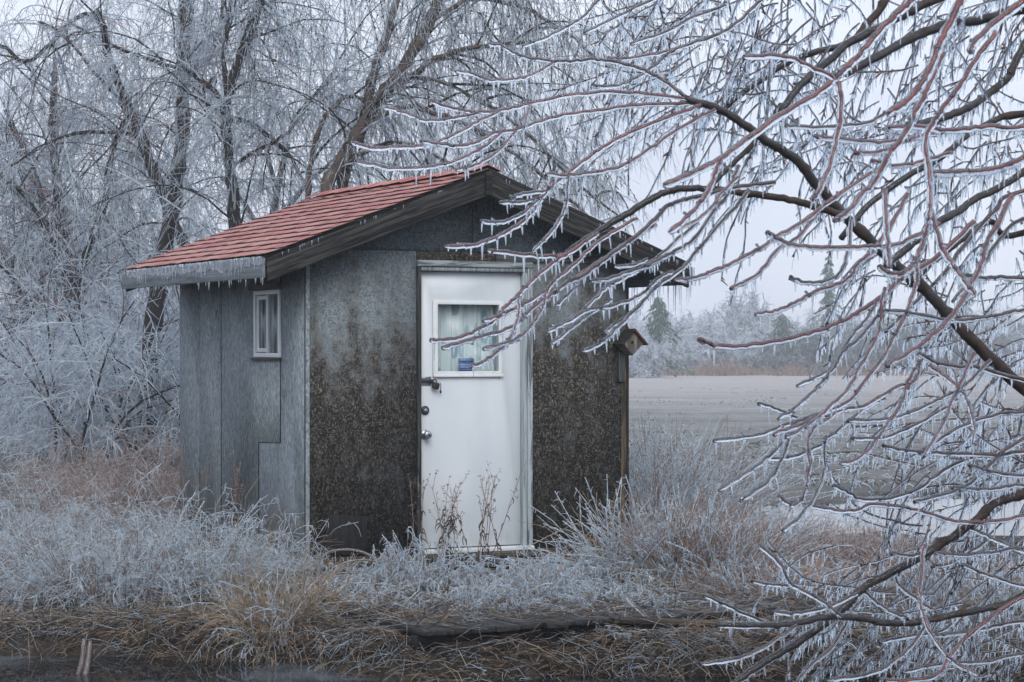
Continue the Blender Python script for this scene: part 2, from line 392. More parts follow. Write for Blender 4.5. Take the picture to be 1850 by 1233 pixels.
# ------------------------------------------------------------------ ground, water
SX, SY, TH = -1.352, 14.699, .4785                 # shed front-left corner and turn
CT, ST = math.cos(TH), math.sin(TH)
def shed_w(u, v, z): return np.array([SX + u * CT - v * ST, SY + u * ST + v * CT, z])
def vnoise(x, y, s, seed):
    r = np.random.default_rng(seed); o = 0
    for k in range(5):
        a, b, p, q = r.uniform(-1, 1, 4); o = o + np.sin((x * a + y * b) * s * (1 + k * .6) + p * 9) * np.cos((y * a - x * b) * s * (1 + k * .5) + q * 9) / (1 + k * .4)
    return o * .4
def ground_z(x, y):
    x = np.asarray(x, float); y = np.asarray(y, float)
    z = -.16 + .05 * vnoise(x, y, .9, 3) + .025 * vnoise(x, y, 3.1, 4)
    z = z - .02 * np.clip(y - 30, 0, 6)
    lf = np.clip((-.5 - x) / .9, 0, 1); front = np.clip((11.95 + .75 * lf * lf * (3 - 2 * lf) + .12 * np.sin(x * 1.7) + .08 * np.sin(x * 4.3) - y) / .4, 0, 1)        # ditch in front
    z = z - .36 * front * front * (3 - 2 * front)
    pd = ((x - 6.3) / 5.2) ** 2 + ((y - 22.4) / 4.3) ** 2 + .12 * np.sin(x * 2.1 + y) + .08 * np.sin(x * 4.7 - y * 3)
    b = np.clip((1.15 - pd) / .5, 0, 1); z = z - .32 * b * b * (3 - 2 * b)
    left = np.clip((-1.5 - x) / 3, 0, 1) * np.clip((y - 17) / 6, 0, 1) * np.clip((120 - y) / 60, 0, 1)
    z = z + .22 * left
    return z
t = np.linspace(-1, 1, 201); gx = np.sinh(t * 7.2) / np.sinh(7.2) * 2400
t = np.linspace(-1, 1, 201); gy = 14 + np.sinh(t * 7.0) / np.sinh(7.0) * 2400
GX, GY = np.meshgrid(gx, gy); GZ = ground_z(GX, GY)
n = len(gx); ii = (np.arange(n - 1)[:, None] * n + np.arange(n - 1)[None, :]).ravel()
N = Nodes('ground'); P = N.coord(kind='World'); s = N.sep(P)
big = N.noise(P, .35, 5, .6); mid = N.noise(P, 2.2, 6, .65); fine = N.noise(P, 14, 6, .7); stretch = N.noise(N.coord((.12, .5, 1), kind='World'), 1.0, 5, .6)
tiny = N.noise(P, 70, 5, .75)
soil = N.mix(N.ramp(N.math('ADD', N.math('MULTIPLY', fine, .45), N.math('MULTIPLY', tiny, .55)), (.4, 0.), (.62, 1.)), (.006, .0055, .005), (.085, .066, .048))
frost = N.mix(N.ramp(fine, (.3, 0.), (.7, 1.)), (.20, .22, .235), (.52, .56, .62))
near = N.mix(N.math('MULTIPLY', N.ramp(N.math('ADD', N.math('MULTIPLY', mid, .6), N.math('MULTIPLY', fine, .45)), (.52, 0.), (.66, .8)), N.rng(s[1], 12.8, 14.5, .12, 1.)), soil, frost)
grass = N.mix(N.ramp(N.math('ADD', N.math('MULTIPLY', fine, .5), N.math('MULTIPLY', tiny, .5)), (.36, 0.), (.66, 1.)), (.025, .03, .025), (.20, .205, .20))
field = N.mix(N.math('MULTIPLY', N.ramp(N.math('ADD', N.math('MULTIPLY', stretch, .6), N.math('MULTIPLY', mid, .42)), (.40, .05), (.66, 1.)), N.rng(s[1], 24, 70, .3, 1.)), grass, (.38, .38, .385))
field = N.mix(N.rng(s[1], 45, 120), field, N.mix(N.ramp(stretch, (.3, 0.), (.7, 1.)), (.30, .29, .29), (.42, .40, .39)))
col = N.mix(N.rng(s[1], 19, 27), near, field)
M['ground'] = N.done(N.pbr(col, .75, N.bump(N.math('ADD', N.math('ADD', fine, mid), N.math('MULTIPLY', tiny, .6)), .8, .05), Specular_IOR_Level=.3))
g = link('ground', mesh_np('ground', np.stack([GX, GY, GZ], -1).reshape(-1, 3), [np.stack([ii, ii + 1, ii + n + 1, ii + n], -1)], True, M['ground']))
tag(g, 'frosty ground running from the ditch past the shed to the hazy field', kind='structure')
N = Nodes('water'); P = N.coord(kind='World'); rip = N.noise(N.coord((1, 2.5, 1), kind='World'), 3, 3)
film = N.ramp(N.noise(P, 1.1, 5, .65), (.52, 0.), (.66, 1.))
M['water'] = N.done(N.pbr(N.mix(film, (.012, .014, .017), (.10, .115, .13)), N.mix(film, (.02, .02, .02), (.16, .16, .16)), N.bump(rip, .03, .02), IOR=1.33))
def water(name, label, x0, x1, y0, y1, z):
    o = link(name, mesh_np(name, np.array([(x0, y0, z), (x1, y0, z), (x1, y1, z), (x0, y1, z)]), [np.array([[0, 1, 2, 3]])], False, M['water']))
    tag(o, label, kind='structure')
water('pond', 'still grey pond reflecting the sky right of the shed', .9, 12.6, 17.4, 27.6, -.30)
water('ditch_water', 'dark ditch water along the bottom edge', -5, 7, 3, 12.95, -.36)

# ------------------------------------------------------------------ shed
W, D, OHS, OHF, OHB, ZE, ZA = 2.44, 2.49, .368, .245, .208, 1.991, 2.60
SL = (ZA - ZE) / (W / 2 + OHS)
def fw(px, py):
    """photo pixel -> (u, z) on the front wall"""
    k = (px - 925) / FPX; u = (k * SY - SX) / (CT - k * ST); y = SY + u * ST
    return u, CAMH - (py - HOR) / FPX * y
def lw(px, py):
    """photo pixel -> (v, z) on the left wall"""
    k = (px - 925) / FPX; v = (SX - k * SY) / (ST + k * CT); y = SY + v * CT
    return v, CAMH - (py - HOR) / FPX * y
shed = thing('shed', 'weathered grey strand board shed with red shingle roof and white door', 'shed', (SX, SY, 0), TH)
F3 = lambda p, t: (p[0], t, p[1])                  # front: (u,z), depth t
S3 = lambda p, t: (t, p[0], p[1])                  # side: (v,z), depth t
def under(u, extra=0.0): return ZA - abs(u - W / 2) * SL - .05 - extra
G = .003
uL, uR = fw(752, 700)[0], fw(961, 700)[0]; uC = fw(853, 400)[0]; zS = fw(700, 452)[1]
zH = fw(850, 479)[1]
def panel(name, poly, mat, to3, ext=(0, .016), label=None):
    me = MB().prism(poly, ext, to3).mesh(name, [mat, M['deck_under']]); ax = 1 if to3 is F3 else 0
    for p in me.polygons:
        if abs(p.normal[ax]) < .5: p.material_index = 1  # panel edges coloured black: the shade inside the seams is painted on
    o = link(name, me, shed)
    if label: o['label'] = label
    return o
panel('wall_panel', [(0, .0), (uL, .0), (uL, zS - G), (.0, zS - G)], M['osb_front_left'], F3, label='front panel stained dark below, left of the door')
bx = fw(1122, 958); by = fw(1122, 975)
panel('wall_panel', [(uR, 0), (W - .06, 0), (W - .06, .06), (W - .035, .09), (W - .045, .14), (W - .012, .155), (W - .012, zS - .008), (uR, zS - G)], M['osb_front_right'], F3, label='dark stained front panel right of the door with broken lower corner')
uh = fw(861, 465)[0]
panel('wall_panel', [(uL + G, zH), (uh - G / 2, zH), (uh - G / 2, zS - G), (uL + G, zS - G)], M['osb_head'], F3)
panel('wall_panel', [(uh + G / 2, zH), (uR - G, zH), (uR - G, zS - G - .012), (uh + G / 2, zS - G - .004)], M['osb_head'], F3)
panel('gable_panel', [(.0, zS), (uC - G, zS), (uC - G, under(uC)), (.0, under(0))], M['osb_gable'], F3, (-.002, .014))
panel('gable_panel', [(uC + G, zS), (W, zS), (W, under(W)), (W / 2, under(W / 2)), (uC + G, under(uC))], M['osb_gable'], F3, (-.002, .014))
# side wall, three boards with open seams
v0 = .006; vs1 = lw(507, 600)[0]; vs2 = lw(468, 900)[0]; vm = lw(400, 700)[0]; zst = lw(490, 800)[1]; v362 = lw(361, 800)[0]
wv0, wz1 = lw(508, 523); wv1, wz0 = lw(461, 646)
panel('wall_panel', [(v0, 0), (vs2 - .006, .0), (vs2 - .003, zst - .01), (vs1 - .005, zst), (vs1 - .003, under(0)), (v0, under(0))], M['osb_side'], S3, (.0, .016), 'narrow grey side panel at the front corner')
panel('wall_panel', [(vs2 + .006, .0), (vm - .016, 0), (vm - .012, under(0)), (vs1 + .003, under(0)), (vs1 + .003, wz1), (wv1, wz1), (wv1, wz0), (vs1 + .003, wz0), (vs1 + .005, zst + .004), (vs2 + .004, zst - .004)], M['osb_side'], S3, (-.004, .012), 'grey side panel with the window cut into it')
z36 = lw(361, 770)[1]
panel('wall_panel', [(vm + .014, 0), (v362 - .012, 0), (v362 - .0015, z36), (v362 - .0006, under(0)), (vm + .008, under(0))], M['osb_side'], S3, (.0, .016), 'grey side panel beside the widest dark seam')
panel('wall_panel', [(v362 + .012, .0), (D, 0), (D, under(0)), (v362 + .0006, under(0)), (v362 + .0015, z36)], M['osb_side'], S3, (.0, .016), 'grey side panel at the rear corner')
MB().box((.02, D - .016, 0), (W - .02, D, under(0))).obj('rear_wall', M['osb_side'], shed)
MB().prism([(0, under(0)), (W, under(W)), (W / 2, under(W / 2))], (D - .016, D), F3).obj('rear_gable', M['osb_gable'], shed)
MB().box((W - .016, .02, .0), (W, D - .018, under(W))).obj('right_wall', M['osb_side'], shed)
MB().box((.02, .02, -.03), (W - .02, D - .02, -.004)).obj('floor', M['interior'], shed)
MB().box((-.004, -.05, -.13), (W + .004, .03, -.006)).obj('rim_beam', M['beam_wood'], shed, bevel=.006)
MB().box((-.004, .034, -.13), (.07, D, -.006)).obj('rim_beam', M['beam_wood'], shed, bevel=.006)
MB().box((W - .07, .034, -.13), (W + .004, D, -.006)).obj('rim_beam', M['beam_wood'], shed, bevel=.006)
MB().box((W - .012, -.008, .16), (W + .006, .03, zS - .01)).obj('corner_trim', M['hatch_wood'], shed, bevel=.002)
MB().prism([(W - .058, .12), (W - .014, .10), (W - .014, 1.42), (W - .05, 1.36), (W - .055, .8)], (-.007, -.0005), F3).obj('corner_strip', M['corner_wood'], shed, bevel=.002)['label'] = 'strip of raw yellow brown wood at the right corner'
h0 = fw(585, 930); h1 = fw(664, 1003)
MB().prism([(h0[0], .012), (h1[0], .006), (h1[0] - .01, h0[1] - .02), (h0[0] + .02, h0[1])], (-.014, -.0005), F3).obj('patch_board', M['hatch_wood'], shed, bevel=.002)['label'] = 'black patch board low on the front wall'
MB().prism([(.001, .0), (.028, .0), (.028, under(0.03)), (.001, under(0))], (-.009, -.001), F3).obj('corner_trim', M['osb_side'], shed, bevel=.002)
# strip of board right of the door head, with the dark gap below
hb0 = fw(895, 470)[0]
MB().box((hb0, -.016, zS - .06), (W - .03, -.003, zS - .012)).obj('batten', M['sill_wood'], shed, bevel=.002)

# roof deck, both slopes
nL = math.hypot(1, SL)
def roof_pt(side, s_, v, off):
    """s_: distance up the slope from the eave; off: offset along the normal"""
    du = s_ / nL; u = -OHS + du - off * SL / nL; z = ZE - .03 + du * SL + off / nL
    return ((u if side < 0 else W - u), v, z)
SLEN = (W / 2 + OHS) * nL
for side in (-1, 1):
    m = MB(); V = []
    for off in (-.014, .0):
        for s_ in (0, SLEN - (.0 if off < 0 else 0)):
            for v in (-OHF + .004, D + OHB): V.append(roof_pt(side, s_, v, off))
    m.add(V, [(0, 1, 3, 2), (4, 6, 7, 5), (0, 4, 5, 1), (2, 3, 7, 6), (0, 2, 6, 4), (1, 5, 7, 3)])
    m.obj('roof_deck', M['deck_under'], shed)
# shingles: every tab of the visible slope, five mesh variants
def tab_mesh(seed, wd, ln):
    r = random.Random(seed); nx = 5; V = []; m = MB()
    lift = [.0015 + r.random() * .0045 for _ in range(nx)]; jag = [r.uniform(-.007, .007) for _ in range(nx)]
    for th in (0, 1):
        for j, (yy, zz) in enumerate(((0, 1), (.5, .45), (1, 0))):
            for i in range(nx):
                e = jag[i] if j == 0 else 0
                V.append((i / (nx - 1) * wd - wd / 2, yy * ln + e, .003 + lift[i] * zz * 1.1 + (.0055 if th else 0)))
    F = []; o = 3 * nx
    for j in range(2):
        for i in range(nx - 1):
            a = j * nx + i; F.append((o + a, o + a + 1, o + a + nx + 1, o + a + nx)); F.append((a, a + nx, a + nx + 1, a + 1))
    for i in range(nx - 1): F.append((i, i + 1, o + i + 1, o + i)); a = 2 * nx + i; F.append((a, o + a, o + a + 1, a + 1))
    for j in range(2):
        a = j * nx; F.append((a, o + a, o + a + nx, a + nx)); a = j * nx + nx - 1; F.append((a, a + nx, o + a + nx, o + a))
    return m.add(V, F)
EXPO, TABW = .126, .292
variants = []
for k in range(6):
    me = tab_mesh(k, TABW - .004, .165).mesh('shingle', [M['shingle'], M['shingle_edge']])
    mi = np.zeros(len(me.polygons), np.int32)
    for p in me.polygons:
        if abs(p.normal.z) < .5: mi[p.index] = 1  # near-black tab edges: shadow gaps between courses put into the colour
    me.polygons.foreach_set('material_index', mi); variants.append(me)
rs = random.Random(5)
from mathutils import Matrix
nc = int(SLEN / EXPO)
for side in (-1, 1):
    if side > 0: break
    ax = Vector((0, -1, 0)); up = Vector((1 / nL, 0, SL / nL)); nn = Vector((-SL / nL, 0, 1 / nL))
    for c_ in range(nc + 1):
        off = (c_ % 2) * TABW / 2 + rs.uniform(-.015, .015)
        v = -OHF - .012 + off - TABW / 2
        while v < D + OHB + .01:
            a = max(v, -OHF - .014); b = min(v + TABW, D + OHB + .012)
            if b - a > .03:
                o = link('shingle', rs.choice(variants), shed)
                s_ = c_ * EXPO - .012 + rs.uniform(-.004, .004)
                if s_ + .165 > SLEN: s_ = SLEN - .165
                p = Vector(roof_pt(side, s_, (a + b) / 2,   .004))
                mtx = Matrix((( ax.x, up.x, nn.x, p.x), (ax.y, up.y, nn.y, p.y), (ax.z, up.z, nn.z, p.z), (0, 0, 0, 1)))
                o.matrix_local = mtx @ Matrix.Rotation(rs.uniform(-.012, .012), 4, 'Z') @ Matrix.Rotation(-.035, 4, 'X') @ Matrix.Diagonal(((b - a) / TABW, 1, 1, 1))
            v += TABW
m = MB(); V = []
for off in (.002, .012):
    for s_ in (-.012, SLEN):
        for v in (-OHF + .012, D + OHB + .01): V.append(roof_pt(1, s_, v, off))
m.add(V, [(0, 1, 3, 2), (4, 6, 7, 5), (0, 4, 5, 1), (2, 3, 7, 6), (0, 2, 6, 4), (1, 5, 7, 3)]).obj('far_shingle_sheet', M['shingle_edge'], shed)
for k in range(10):       # ridge caps
    va = -OHF + .006 + k * .297
    MB().add([(W / 2 - .11, va, ZA - .037), (W / 2, va, ZA + .006), (W / 2 + .11, va, ZA - .037), (W / 2 - .11, va + .31, ZA - .044), (W / 2, va + .31, ZA - .001), (W / 2 + .11, va + .31, ZA - .044),
              (W / 2 - .11, va, ZA - .043), (W / 2, va, ZA), (W / 2 + .11, va, ZA - .043)],
             [(0, 1, 4, 3), (1, 2, 5, 4), (6, 7, 1, 0), (7, 8, 2, 1)]).obj('ridge_cap', M['shingle'], shed)
# rake boards (front) and eave fascia
RH = .158
def rake(side, name, v0, v1, mat):
    f = lambda u: u if side < 0 else W - u
    zt = lambda u: ZE - .034 + (u + OHS) * SL - .0135
    e = -OHS + .002
    poly = [(f(e), zt(e)), (f(W / 2 - .002), zt(W / 2 - .002)), (f(W / 2 - .002), zt(W / 2) - RH), (f(e + .012), zt(e) - RH + .012)]
    o = MB().prism(poly, (v0, v1), F3).obj(name, mat, shed, bevel=.003)
    return o
grain('rake_left', 0, (.008, .0082, .0085), (.058, .057, .055), freq=60, tilt=math.atan(SL)); grain('rake_right', 0, (.008, .0082, .0085), (.058, .057, .055), freq=60, tilt=-math.atan(SL))
for side in (-1, 1): rake(side, 'rake_board', -OHF, -OHF + .028, M['rake_left' if side < 0 else 'rake_right'])
for side in (-1, 1): rake(side, 'rear_rake_board', D + OHB - .03, D + OHB - .004, M['rake_wood'])
MB().box((W / 2 - .028, -OHF - .016, ZA - .055 - RH + .01), (W / 2 + .022, -OHF - .003, ZA - .05)).obj('apex_cap', M['rake_wood'], shed, bevel=.002)
for side in (-1, 1):
    a, b = (-OHS - .022, -OHS) if side < 0 else (W + OHS, W + OHS + .022)
    cuts = [-OHF + .01, -OHF + 1.9, D + OHB - .004] if side < 0 else [-OHF + .01, D + OHB]
    for c0, c1 in zip(cuts[:-1], cuts[1:]):
        fo = MB().box((a, c0, ZE - .043 - .128), (b, c1 - .003, ZE - .043)).obj('fascia_board', M['fascia_paint'], shed, bevel=.003)
        if side < 0 and c0 < 0: fas = fo
# rafters under the eave and the front overhang
for k in range(6):
    vv = .03 + k * .48
    poly = [(-OHS + .004, ZE - .052), (W / 2, ZA - .052), (W / 2, ZA - .14), (-OHS + .004, ZE - .14)]
    MB().prism(poly, (vv, vv + .036), F3).obj('rafter', M['deck_under'], shed)
# icicles on the eave
rr = np.random.default_rng(3); n = 190
vv = rr.beta(1.1, 1.35, n) * (D + OHF + OHB - .05) - OHF + .02
ln = rr.uniform(.035, .11, n) * (0.55 + .6 * np.abs(np.sin(vv * 5.1)) )
S = np.stack([np.full(n, -OHS - .028) + rr.uniform(-.004, .004, n), vv, np.full(n, ZE - .034)], 1)
P = S[:, None, :] + np.linspace(0, 1, 5)[None, :, None] * np.stack([np.zeros(n), rr.normal(0, .02, n), -ln], 1)[:, None, :]
m = MB().tubes(P, taper(n, 5, rr.uniform(.004, .0075, n), .0008), 6)
n2 = 26; vv = rr.uniform(-OHF, D * .8, n2); S = np.stack([np.full(n2, -OHS - .02), vv, np.full(n2, ZE - .169)], 1)
P = S[:, None, :] + np.linspace(0, 1, 4)[None, :, None] * np.stack([np.zeros(n2), np.zeros(n2), -rr.uniform(.015, .06, n2)], 1)[:, None, :]
m.tubes(P, taper(n2, 4, .005, .001), 6)
# the long fringe on the right eave
n2 = 80; vv = rr.uniform(-OHF, D, n2); S = np.stack([np.full(n2, W + OHS + .03), vv, np.full(n2, ZE - .05)], 1)
P = S[:, None, :] + np.linspace(0, 1, 5)[None, :, None] * np.stack([np.zeros(n2), np.zeros(n2), -rr.uniform(.12, .36, n2)], 1)[:, None, :]
m.tubes(P, taper(n2, 5, .006, .001), 6)
n3 = 40; uu = rr.uniform(-OHS, W + OHS, n3); S = np.stack([uu, np.full(n3, -OHF - .012), ZA - .04 - np.abs(uu - W / 2) * SL - .005], 1)
P = S[:, None, :] + np.linspace(0, 1, 4)[None, :, None] * np.stack([np.zeros(n3), np.zeros(n3), -rr.uniform(.01, .04, n3)], 1)[:, None, :]
m.tubes(P, taper(n3, 4, .004, .001), 6)
o = m.obj('icicle_fringe', M['icicle'], shed, True); o['kind'] = 'stuff'; o['label'] = 'fringe of clear icicles along the roof edges'
# sheet of ice glazing the fascia top
m = MB(); nv = 60; vv = np.linspace(-OHF, D + OHB - .2, nv); dep = .035 + .03 * np.abs(vnoise(vv, vv * 0, 7, 9)) + .02 * rr.random(nv)
V = np.concatenate([np.stack([np.full(nv, -OHS - .027 ), vv, np.full(nv, ZE - .036)], 1), np.stack([np.full(nv, -OHS - .024), vv, ZE - .04 - dep], 1)])
i = np.arange(nv - 1); m.add_arr(V, np.stack([i, i + 1, i + nv + 1, i + nv], -1))
m.add_arr(V + np.array([.002, 0, 0]), np.stack([i, i + nv, i + nv + 1, i + 1], -1))
o = m.obj('ice_glaze', M['icicle'], shed, True); o['kind'] = 'stuff'

# door --------------------------------------------------------------------
ud0, zd0 = fw(760, 1000); ud1, zd1 = fw(945, 491)
zd0 = .012; zd1 = fw(850, 491)[1]
pw0, pz1 = fw(793, 549); pw1, pz0 = fw(905, 672)
YD = .035                                          # door face set back from the wall face
door = MB()
door.box((ud0 + .002, YD, zd0 + .01), (pw0, YD + .04, zd1 - .004)); door.box((pw1, YD, zd0 + .01), (ud1 - .002, YD + .04, zd1 - .004))
door.box((pw0, YD, pz1), (pw1, YD + .04, zd1 - .004)); door.box((pw0, YD, zd0 + .01), (pw1, YD + .04, pz0))
# one clean slab with a real opening
def holed(a, b, c, d, y0, y1):
    (x0, z0), (x1, z1) = a, b; (p0, q0), (p1, q1) = c, d
    V = []
    for y in (y0, y1): V += [(x0, y, z0), (x1, y, z0), (x1, y, z1), (x0, y, z1), (p0, y, q0), (p1, y, q0), (p1, y, q1), (p0, y, q1)]
    F = []
    for k in range(4):
        k2 = (k + 1) % 4
        F += [(k, k2, 4 + k2, 4 + k), (8 + k, 12 + k, 12 + k2, 8 + k2), (k, 8 + k, 8 + k2, k2), (4 + k, 4 + k2, 12 + k2, 12 + k)]
    return V, F
door = MB().add(*holed((ud0 + .002, zd0 + .012), (ud1 - .002, zd1 - .004), (pw0, pz0), (pw1, pz1), YD, YD + .04)).obj('door', M['door_paint'], shed, bevel=.002)
door['label'] = 'white painted door with a curtained window'
f0 = fw(785, 543); f1 = fw(912, 680)
MB().add(*holed((f0[0], f1[1]), (f1[0], f0[1]), (pw0 + .004, pz0 + .004), (pw1 - .004, pz1 - .004), YD - .016, YD - .001)).obj('window_frame', M['molding'], door, bevel=.004)
MB().box((f0[0] + .002, YD - .022, f1[1] - .004), (f1[0] - .002, YD - .0165, f1[1] + .012)).obj('window_sill', M['molding'], door, bevel=.002)
rx = fw(906, 684)
MB().prism([(rx[0] - .004, f1[1] - .001), (rx[0] + .003, f1[1] - .001), (rx[0] + .001, f1[1] - .028)], (YD - .0015, YD - .0003), F3).obj('rust_streak', M['rust'], door)
MB().box((pw0 - .001, YD + .008, pz0 - .001), (pw1 + .001, YD + .012, pz1 + .001)).obj('pane', M['pane'], door)
nx, nz_ = 90, 6; cu = MB(); xs = np.linspace(pw0 - .03, pw1 + .03, nx); zs = np.linspace(pz0 - .03, pz1 + .02, nz_)
yy = YD + .075 + .014 * np.sin(xs * 62 + 1.3 * np.sin(xs * 17)) + .006 * np.sin(xs * 140)
V = np.stack([np.tile(xs, nz_), np.tile(yy, nz_), np.repeat(zs, nx)], 1); ii = (np.arange(nz_ - 1)[:, None] * nx + np.arange(nx - 1)[None]).ravel()
cu.add_arr(V, np.stack([ii, ii + 1, ii + nx + 1, ii + nx], -1)); cu.add_arr(V + np.array([0, .002, 0]), np.stack([ii, ii + nx, ii + nx + 1, ii + 1], -1))
cu = cu.obj('curtain', M['curtain'], door, True); cu['label'] = 'pale teal curtain printed with drooping leaves'
s0 = fw(833, 648); s1 = fw(861, 672)
for za_, zb_ in ((s1[1] + .001, (s0[1] + s1[1]) / 2 - .001 + .012), ((s0[1] + s1[1]) / 2 + .013, s0[1])):
    MB().box((s0[0], YD + .0062, za_), (s1[0], YD + .0072, zb_)).obj('sticker', M['sticker'], door)['label'] = 'small blue notice stuck inside the door glass'
# casing and jambs
cz = fw(850, 478)[1]
MB().box((uL + .002, -.018, .0), (ud0 - .001, YD + .04, cz - .02)).obj('door_casing', M['casing_dark'], shed, bevel=.003)
MB().box((ud1 + .030, -.018, .0), (uR - .002, YD + .04, cz - .02)).obj('door_casing', M['casing_paint'], shed, bevel=.003)
MB().box((ud1, -.006, .0), (ud1 + .029, YD + .04, zd1)).obj('door_jamb', M['jamb_paint'], shed, bevel=.002)
MB().box((uL + .002, -.021, cz - .019), (uR - .002, YD + .04, cz + .022)).obj('door_casing', M['casing_head'], shed, bevel=.003)
MB().box((ud0, -.008, zd1), (ud1 + .029, YD + .04, cz - .0195)).obj('door_stop', M['jamb_paint'], shed)
MB().box((ud0, -.045, -.012), (uR - .002, YD + .04, .018)).obj('threshold', M['vinyl'], shed, bevel=.004)
MB().box((uL, -.06, -.05), (uR + .01, -.0515, -.014)).obj('sill_board', M['sill_wood'], shed, bevel=.003)
# hardware
def rosette(c, prof, mat, name, parent, sides=24):
    return MB().lathe(prof, sides, lambda x, y, t: (c[0] + x, YD - t, c[1] + y)).obj(name, mat, parent, True)
c = fw(771.5, 742)
db = rosette(c, [(.031, .0), (.031, .006), (.027, .012), (.021, .014)], M['steel_dark'], 'deadbolt', door); rosette(c, [(.013, .0145), (.013, .019), (.010, .021)], M['steel'], 'keyhole', db)
c = fw(771.5, 786)
kb = rosette(c, [(.034, .0), (.034, .004), (.028, .009), (.013, .012), (.012, .03), (.024, .038), (.028, .05), (.025, .06), (.016, .064)], M['steel'], 'door_knob', door); rosette(c, [(.009, .0642), (.008, .0665)], M['steel_dark'], 'keyhole', kb)
a = fw(762, 681); b = fw(784, 697)
hp = MB().box((a[0] - .004, YD - .005, b[1]), (b[0] - .006, YD - .0005, a[1])).obj('hasp', M['steel'], door, bevel=.001)
MB().box((a[0] - .004, YD - .011, b[1] + .017), (b[0] + .012, YD - .0055, a[1] - .017)).obj('hasp_bar', M['steel_dark'], hp, bevel=.001)
MB().box((a[0], YD - .0075, a[1] - .013), (b[0] - .01, YD - .0052, a[1] - .003)).obj('hasp_rib', M['steel'], hp)

# padlock
pc = fw(788, 697)
pl = thing('padlock', 'small black padlock with dangling cap hanging from the door hasp', 'padlock', tuple(shed_w(pc[0], YD - .028, pc[1])), TH)
m = MB().prism([(-.024, -.016), (-.016, -.023), (.016, -.023), (.024, -.016), (.024, .014), (.018, .02), (-.018, .02), (-.024, .014)], (-.012, .012), F3); o = m.obj('body', M['black_rubber'], pl, bevel=.003); o.rotation_euler = (0, .35, 0)
t = np.linspace(0, math.pi, 10); P = np.stack([-.008 + np.cos(t) * .016, t * 0, .02 + np.sin(t) * .02], 1)
MB().tubes(P, np.full(10, .0045), 8).obj('shackle', M['steel_dark'], pl, True)
P = smooth_line([(.012, 0, .016), (.03, -.004, .018), (.036, -.004, 0), (.036, -.002, -.03)], 4)
cp = MB().tubes(P, np.full(len(P), .0025), 6).obj('cord', M['black_rubber'], pl, True)
MB().lathe([(.002, .0), (.006, .006), (.007, .014), (.003, .024)], 10, lambda x, y, t: (.036 + x, -.002 + y, -.03 - t)).obj('cap', M['black_rubber'], pl, True)

# side window -------------------------------------------------------------
win = MB(); fwid = .034
win = MB().add(*holed((wv0, wz0), (wv1, wz1), (wv0 + .030, wz0 + .030), (wv1 - .030, wz1 - .030), -.014, .02))
win.V = [x[:, [1, 0, 2]] for x in win.V]
win = win.obj('side_window', M['vinyl'], shed, bevel=.003); win['label'] = 'narrow white sliding window in the side wall'
vmid = wv0 + (wv1 - wv0) * .5
def vbox(m, v0_, v1_, x0, x1, z0, z1): return m.box((x0, v0_, z0), (x1, v1_, z1))
vbox(MB(), vmid - .016, vmid + .016, -.008, .02, wz0 + .031, wz1 - .031).obj('meeting_stile', M['vinyl'], win, bevel=.002)
s_ = MB().add(*holed((vmid + .017, wz0 + .035), (wv1 - .029, wz1 - .035), (vmid + .026, wz0 + .062), (wv1 - .072, wz1 - .062), -.003, .012)); s_.V = [x[:, [1, 0, 2]] for x in s_.V]
s_.obj('sash', M['vinyl'], win, bevel=.002)
vbox(MB(), wv0 + .029, vmid - .017, .006, .009, wz0 + .035, wz1 - .035).obj('pane', M['pane'], win)
vbox(MB(), vmid + .027, wv1 - .073, .003, .006, wz0 + .063, wz1 - .063).obj('pane', M['pane'], win)
vbox(MB(), wv0 - .01, vmid - .03, .06, .064, wz0 - .03, wz1 + .03).obj('blind', M['blind'], win)
vbox(MB(), vmid + .10, vmid + .12, .06, .09, wz0, wz1).obj('inner_post', M['vinyl'], win)
hv0, hz0 = lw(510, 514); hv1, hz1 = lw(449, 526)
vbox(MB(), wv0 - .02, wv1 + .06, -.03, -.0045, wz1 + .004, wz1 + .05).obj('window_header', M['window_head_wood'], shed, bevel=.003)
vbox(MB(), wv0 - .01, wv1 + .04, -.024, -.0045, wz0 - .016, wz0 - .002).obj('window_sill', M['sill_wood'], shed, bevel=.002)

# birdhouse ---------------------------------------------------------------
bc = fw(1127, 621)
bh = thing('birdhouse', 'small diamond shaped birdhouse with rusty red roof at the right corner', 'birdhouse', tuple(shed_w(bc[0], -.004, bc[1])), TH)
h_ = .085; hd = .12
sq = [(0, h_), (h_, 0), (0, -h_), (-h_, 0)]
MB().prism(sq, (-hd, -.02), F3).obj('box', M['bird_wood'], bh, bevel=.002)
MB().prism([(x * .96, z * .96) for x, z in sq], (-hd - .008, -hd - .001), F3).obj('front', M['bird_wood'], bh, bevel=.002)
MB().prism([(-.006, h_ + .016), (.004, h_ + .02), (h_ + .022, -.006), (h_ + .014, -.014), (.0, h_ + .003)], (-hd - .035, -.012), F3).obj('roof_panel', M['bird_roof'], bh, bevel=.002)['label'] = 'rusty red roof panel'
MB().prism([(-.007, h_ + .013), (-.0005, h_ + .002), (-h_ - .012, -.012), (-h_ - .02, -.004)], (-hd - .03, -.012), F3).obj('roof_panel', M['rake_wood'], bh, bevel=.002)
MB().lathe([(.012, .0), (.012, .002)], 14, lambda x, y, t: (x - .01, -hd - .0095 + t * .1, y + .01)).obj('entry_hole', M['black_rubber'], bh)
MB().box((-.052, -.018, -.27), (-.004, -.001, -.06)).obj('back_board', M['board_grey'], bh, bevel=.003)

